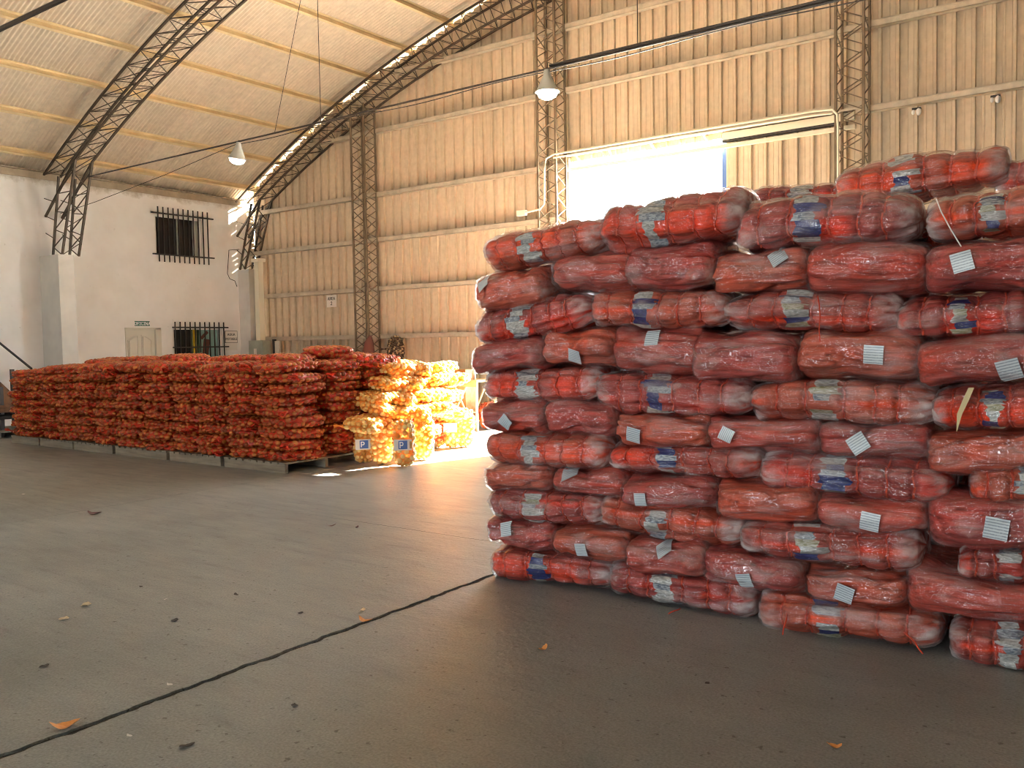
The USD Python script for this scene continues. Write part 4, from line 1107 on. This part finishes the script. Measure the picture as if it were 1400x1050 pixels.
for k, (u, v, hp, lb, lab) in enumerate(stand):
    f_ = on(u, v, 2, 0.0)
    dist = R[2] @ (f_ - [0, 0, H])
    hm = hp * dist / FPX
    s0 = hm / .56
    sx = {'': .95, 'b': .95, 'w': .85}[lb]
    ang = math.atan2(f_[0], f_[1]) * -1 + rs.uniform(-.15, .15)
    g = sack(f'/World/standing_sack_type_{k % 3}', f'golden onion sack standing upright on the floor, {lab}', (f_[0], f_[1] + .10, hm / 2), rz=ang, rx=-.06, sc=(sx, sx, s0), group=None, name='standing_onion_sack')
    g.SetInstanceable(False)
    if lb:
        # printed paper band on the side that faces the hall
        n = 9
        xx = np.linspace(-.135, .10, n)
        yy = -.138 + .35 * xx ** 2
        for nm, z0, z1, m_, cut in (('label_band', -.09, .045, M['white_sign'], (0, n)), ('label_print', -.075, .03, M['blue_frame'] if lb == 'b' else M['dark_print'] if 'dark_print' in M else M['blue_frame'], (2, 7 if lb == 'b' else 6)), ('label_print', -.07, .02, M['wood_orange'], (7, 9) if lb == 'b' else (7, 8))):
            a_, b_ = cut
            off = -.002 if nm == 'label_print' else 0
            v_ = np.vstack([np.c_[xx[a_:b_], yy[a_:b_] + off, np.full(b_ - a_, z0 / s0 * 1.0)], np.c_[xx[a_:b_], yy[a_:b_] + off, np.full(b_ - a_, z1 / s0)]])
            k2 = b_ - a_; i = np.arange(k2 - 1)
            obj(nm, (v_, np.c_[i, i + 1, k2 + i + 1, k2 + i]), m_, g)
        t = meshkit.text_mesh('P' if lb == 'b' else 'IVZ', .07, .003, True)
        t.apply_translation(-np.array([t.bounds[:, 0].mean(), t.bounds[:, 1].mean(), 0]))
        t.apply_transform(np.array([[1, 0, 0, -.035], [0, 0, -1, -.139], [0, 1, 0, -.022], [0, 0, 0, 1.0]]))
        obj('lettering', t, M['white_ink'], g)

# dark sack hanging on the lattice post
sack_class('/World/hanging_sack_type', .42, .30, .66, 131, M['onion_tan'], M['net_dark'], e=2.0, ez=2.2, ro=.026)
sack('/World/hanging_sack_type', 'dark net sack of small bulbs hanging on the lattice post behind the pile', (-13.25, 13.93, 1.42), rz=.2, name='hanging_sack')
obj('dark_jacket', MB().tube([(-13.78, 13.70, 1.74), (-13.76, 13.64, 1.6), (-13.75, 13.6, 1.35), (-13.74, 13.6, 1.0), (-13.74, 13.62, .8)], [.03, .10, .14, .15, .13], 10).mesh(), M['brown_red'], smooth=50, label='dark cloth hanging beside the dark net sack on the post', cat='cloth')

# trestle table beyond the sunlit sacks
t = thing('trestle_table', 'orange-lit wooden trestle table with crossed legs behind the sunlit sacks', 'table', (-10.35, 12.3, 0))
MB().box((0, -.3, .86), (.85, .3, .90)).build('tabletop', M['wood_orange'], t)
MB().box((0, -.31, .78), (.85, -.27, .86)).build('apron', M['wood_orange'], t)
for x in (.03, .82):
    for y in (-.27, .27):
        MB().bar((x, y, 0), (x, y, .86), .035).build('leg', M['frame_paint'], t)
for y in (-.29,):
    MB().bar((.20, y, .10), (.62, y, .80), .022).build('brace', M['frame_paint'], t)
    MB().bar((.72, y, .10), (.34, y, .80), .022).build('brace', M['frame_paint'], t)
    MB().bar((.30, y + .5, .10), (.66, y + .5, .80), .022).build('brace', M['frame_paint'], t)
MB().bar((.03, -.27, .33), (.82, -.27, .33), .025).build('stretcher', M['frame_paint'], t)
c = thing('wooden_crate', 'plain wooden crate standing on the left of the trestle table', 'crate', (-10.62, 12.55, 0))
MB().box((-.02, 0, .0), (.42, .3, 1.06)).build('body', M['wood_orange'], c)
for z in (.2, .55, .9):
    MB().box((-.03, -.015, z), (.43, 0, z + .09)).build('slat', M['wood_orange'], c)
b = thing('bottle', 'small bottle standing on the trestle table', 'bottle', (-9.72, 12.2, .90))
obj('glass_body', trimesh.creation.revolve(np.array([(0, 0), (.035, 0), (.035, .12), (.014, .17), (.014, .21), (0, .21)]), sections=14), M['box_grey'], b, smooth=40)
obj('cap', trimesh.creation.revolve(np.array([(0, .21), (.017, .21), (.017, .235), (0, .235)]), sections=12), M['cord'], b, smooth=40)
sack('/World/sack_type_1', 'red net sack slumped on the floor under the trestle table', (-9.75, 12.75, .28), rz=.3, rx=.3, sc=(.9, .8, 1.6))
sack('/World/sack_type_2', 'small red net sack standing in front of the table legs', (-9.55, 12.35, .14), rz=1.2, sc=(.35, .35, 1.3))

# sack barrow and odds and ends at the far left, behind the pile end
q = thing('sack_loader', 'dark steel and brown wood inclined sack loader at the left edge', 'loader')
MB().tube([on(-40, 437, 1, 7.9), on(43, 504, 1, 7.9)], .022, 8).build('steel_rail', M['bars'], q)
a, b_ = on(-45, 500, 1, 7.5), on(18, 560, 1, 7.5)
MB().bar(a, b_, .45, .10).build('board', M['wood_brown'], q)
MB().bar(a + (0, -.1, -.30), b_ + (0, -.1, -.14), .3, .06).build('lower_board', M['bars'], q)
for x in (-16.75, -17.4):
    MB().bar((x, 7.35, 0), (x, 7.35, .9 if x > -17 else 1.2), .06).build('leg', M['bars'], q)
    MB().bar((x, 7.85, 0), (x, 7.85, .9 if x > -17 else 1.2), .06).build('leg', M['bars'], q)
pallet(-17.5, -16.35, 7.1, 8.2, 'weathered wooden pallet under the inclined loader at the left edge')

# ================================================================ LITTER ON THE FLOOR
def flake(u, v, size, m, label, cat='onion skin', curl=.35, seed=0, name='onion_skin'):
    p = on(u, v, 2, 0.0)
    r = np.random.default_rng(seed)
    n, k = 7, 22
    V = []
    for i in range(n):
        for j in range(k):
            an = j * 2 * np.pi / k
            rad = size / 2 * (i / (n - 1)) * (1 + .22 * math.sin(an * 2 + seed) + .09 * math.sin(an * 5 + seed * 2) + .05 * math.sin(an * 9 + seed))
            x, y = rad * math.cos(an), rad * math.sin(an) * .62
            z = .002 + curl * (x * x + .3 * y * y) / size + .03 * size * (1 + math.sin(an * 3 + seed)) * (i / (n - 1))
            V.append((x, y, z))
    V = np.array(V); V2 = V + (0, 0, .0012)
    f = grid_faces(n, k)
    rz = r.uniform(0, 6.3); c, s = math.cos(rz), math.sin(rz)
    Rm = np.array([[c, -s, 0], [s, c, 0], [0, 0, 1]])
    V = np.vstack([V, V2]) @ Rm.T + (p[0], p[1], .001)
    obj(name, (V, np.vstack([f[:, ::-1], f + n * k])), m, smooth=True, label=label, cat=cat)


FL = [(90, 994, .10, 'skin', 'large orange onion skin on the floor beside the cracked joint, bottom left', .7), (500, 850, .075, 'skin', 'orange onion skin on the cracked floor joint in mid floor', .7), (742, 889, .055, 'skin', 'orange onion skin alone on the shaded floor in front of the stack', .9),
      (1141, 1022, .05, 'skin', 'orange onion skin on the floor at the bottom edge, lower right', .9), (118, 828, .08, 'skin_pale', 'brown papery onion skin on the grey floor, far side of the yellowish one', .4), (87, 847, .07, 'skin_pale', 'yellowish onion skin strip on the grey floor at left', .3),
      (130, 703, .13, 'skin_dark', 'dark red onion skin on the floor in front of the pile', .6), (453, 720, .07, 'skin_dark', 'dark reddish onion skin left of two in mid floor', .8), (488, 722, .04, 'skin_dark', 'tiny dark skin right of two in mid floor', .8),
      (496, 835, .05, 'skin_pale', 'pale skin fragment just beyond the orange skin on the joint', .3)]
for k, (u, v, sz, m, lab, cu) in enumerate(FL):
    flake(u, v, sz, M[m], lab, curl=cu, seed=k)
FS = [(239, 849, .055, 'scrap', 'dark flat scrap on the grey floor left of centre'), (403, 966, .04, 'scrap', 'dark scrap with pale tip near the bottom centre'), (255, 1021, .05, 'scrap', 'dark oval scrap at the bottom edge of the floor'), (323, 814, .045, 'scrap', 'dark scrap in the middle of the grey floor'), (193, 803, .035, 'scrap', 'small dark scrap between the pale skins and the middle'), (60, 912, .05, 'scrap', 'dark scrap on the left floor'), (411, 839, .04, 'scrap', 'dark scrap right of the middle of the floor'), (967, 935, .03, 'scrap', 'tiny dark scrap on the shaded floor'),
      (232, 937, .03, 'paper', 'white paper shred on the floor, lower left'), (177, 1007, .025, 'paper', 'white shred on the floor, bottom left'), (226, 820, .018, 'paper', 'white crumb on the floor left of centre'), (64, 609, .05, 'paper', 'white flake in front of the pallets at the left end'), (88, 611, .06, 'paper', 'second white flake in front of the left pallets'), (32, 676, .04, 'paper', 'white crumb on the floor at the left edge')]
for k, (u, v, sz, m, lab) in enumerate(FS):
    flake(u, v, sz, M[m], lab, cat='litter', curl=.25, seed=30 + k, name='scrap' if m == 'scrap' else 'paper_shred')
p = on(175, 622, 2, 0)
o = thing('onion', 'single brown onion lying on the floor in front of the pallets', 'onion', (p[0], p[1], .042))
obj('bulb', trimesh.creation.revolve(np.array([(0, -.040), (.022, -.034), (.040, -.008), (.040, .012), (.022, .034), (.006, .044), (0, .048)]), sections=20), M['skin'], o, smooth=60)
obj('stem', trimesh.creation.revolve(np.array([(0, .044), (.006, .043), (.004, .062), (0, .064)]), sections=8), M['skin_pale'], o, smooth=60)
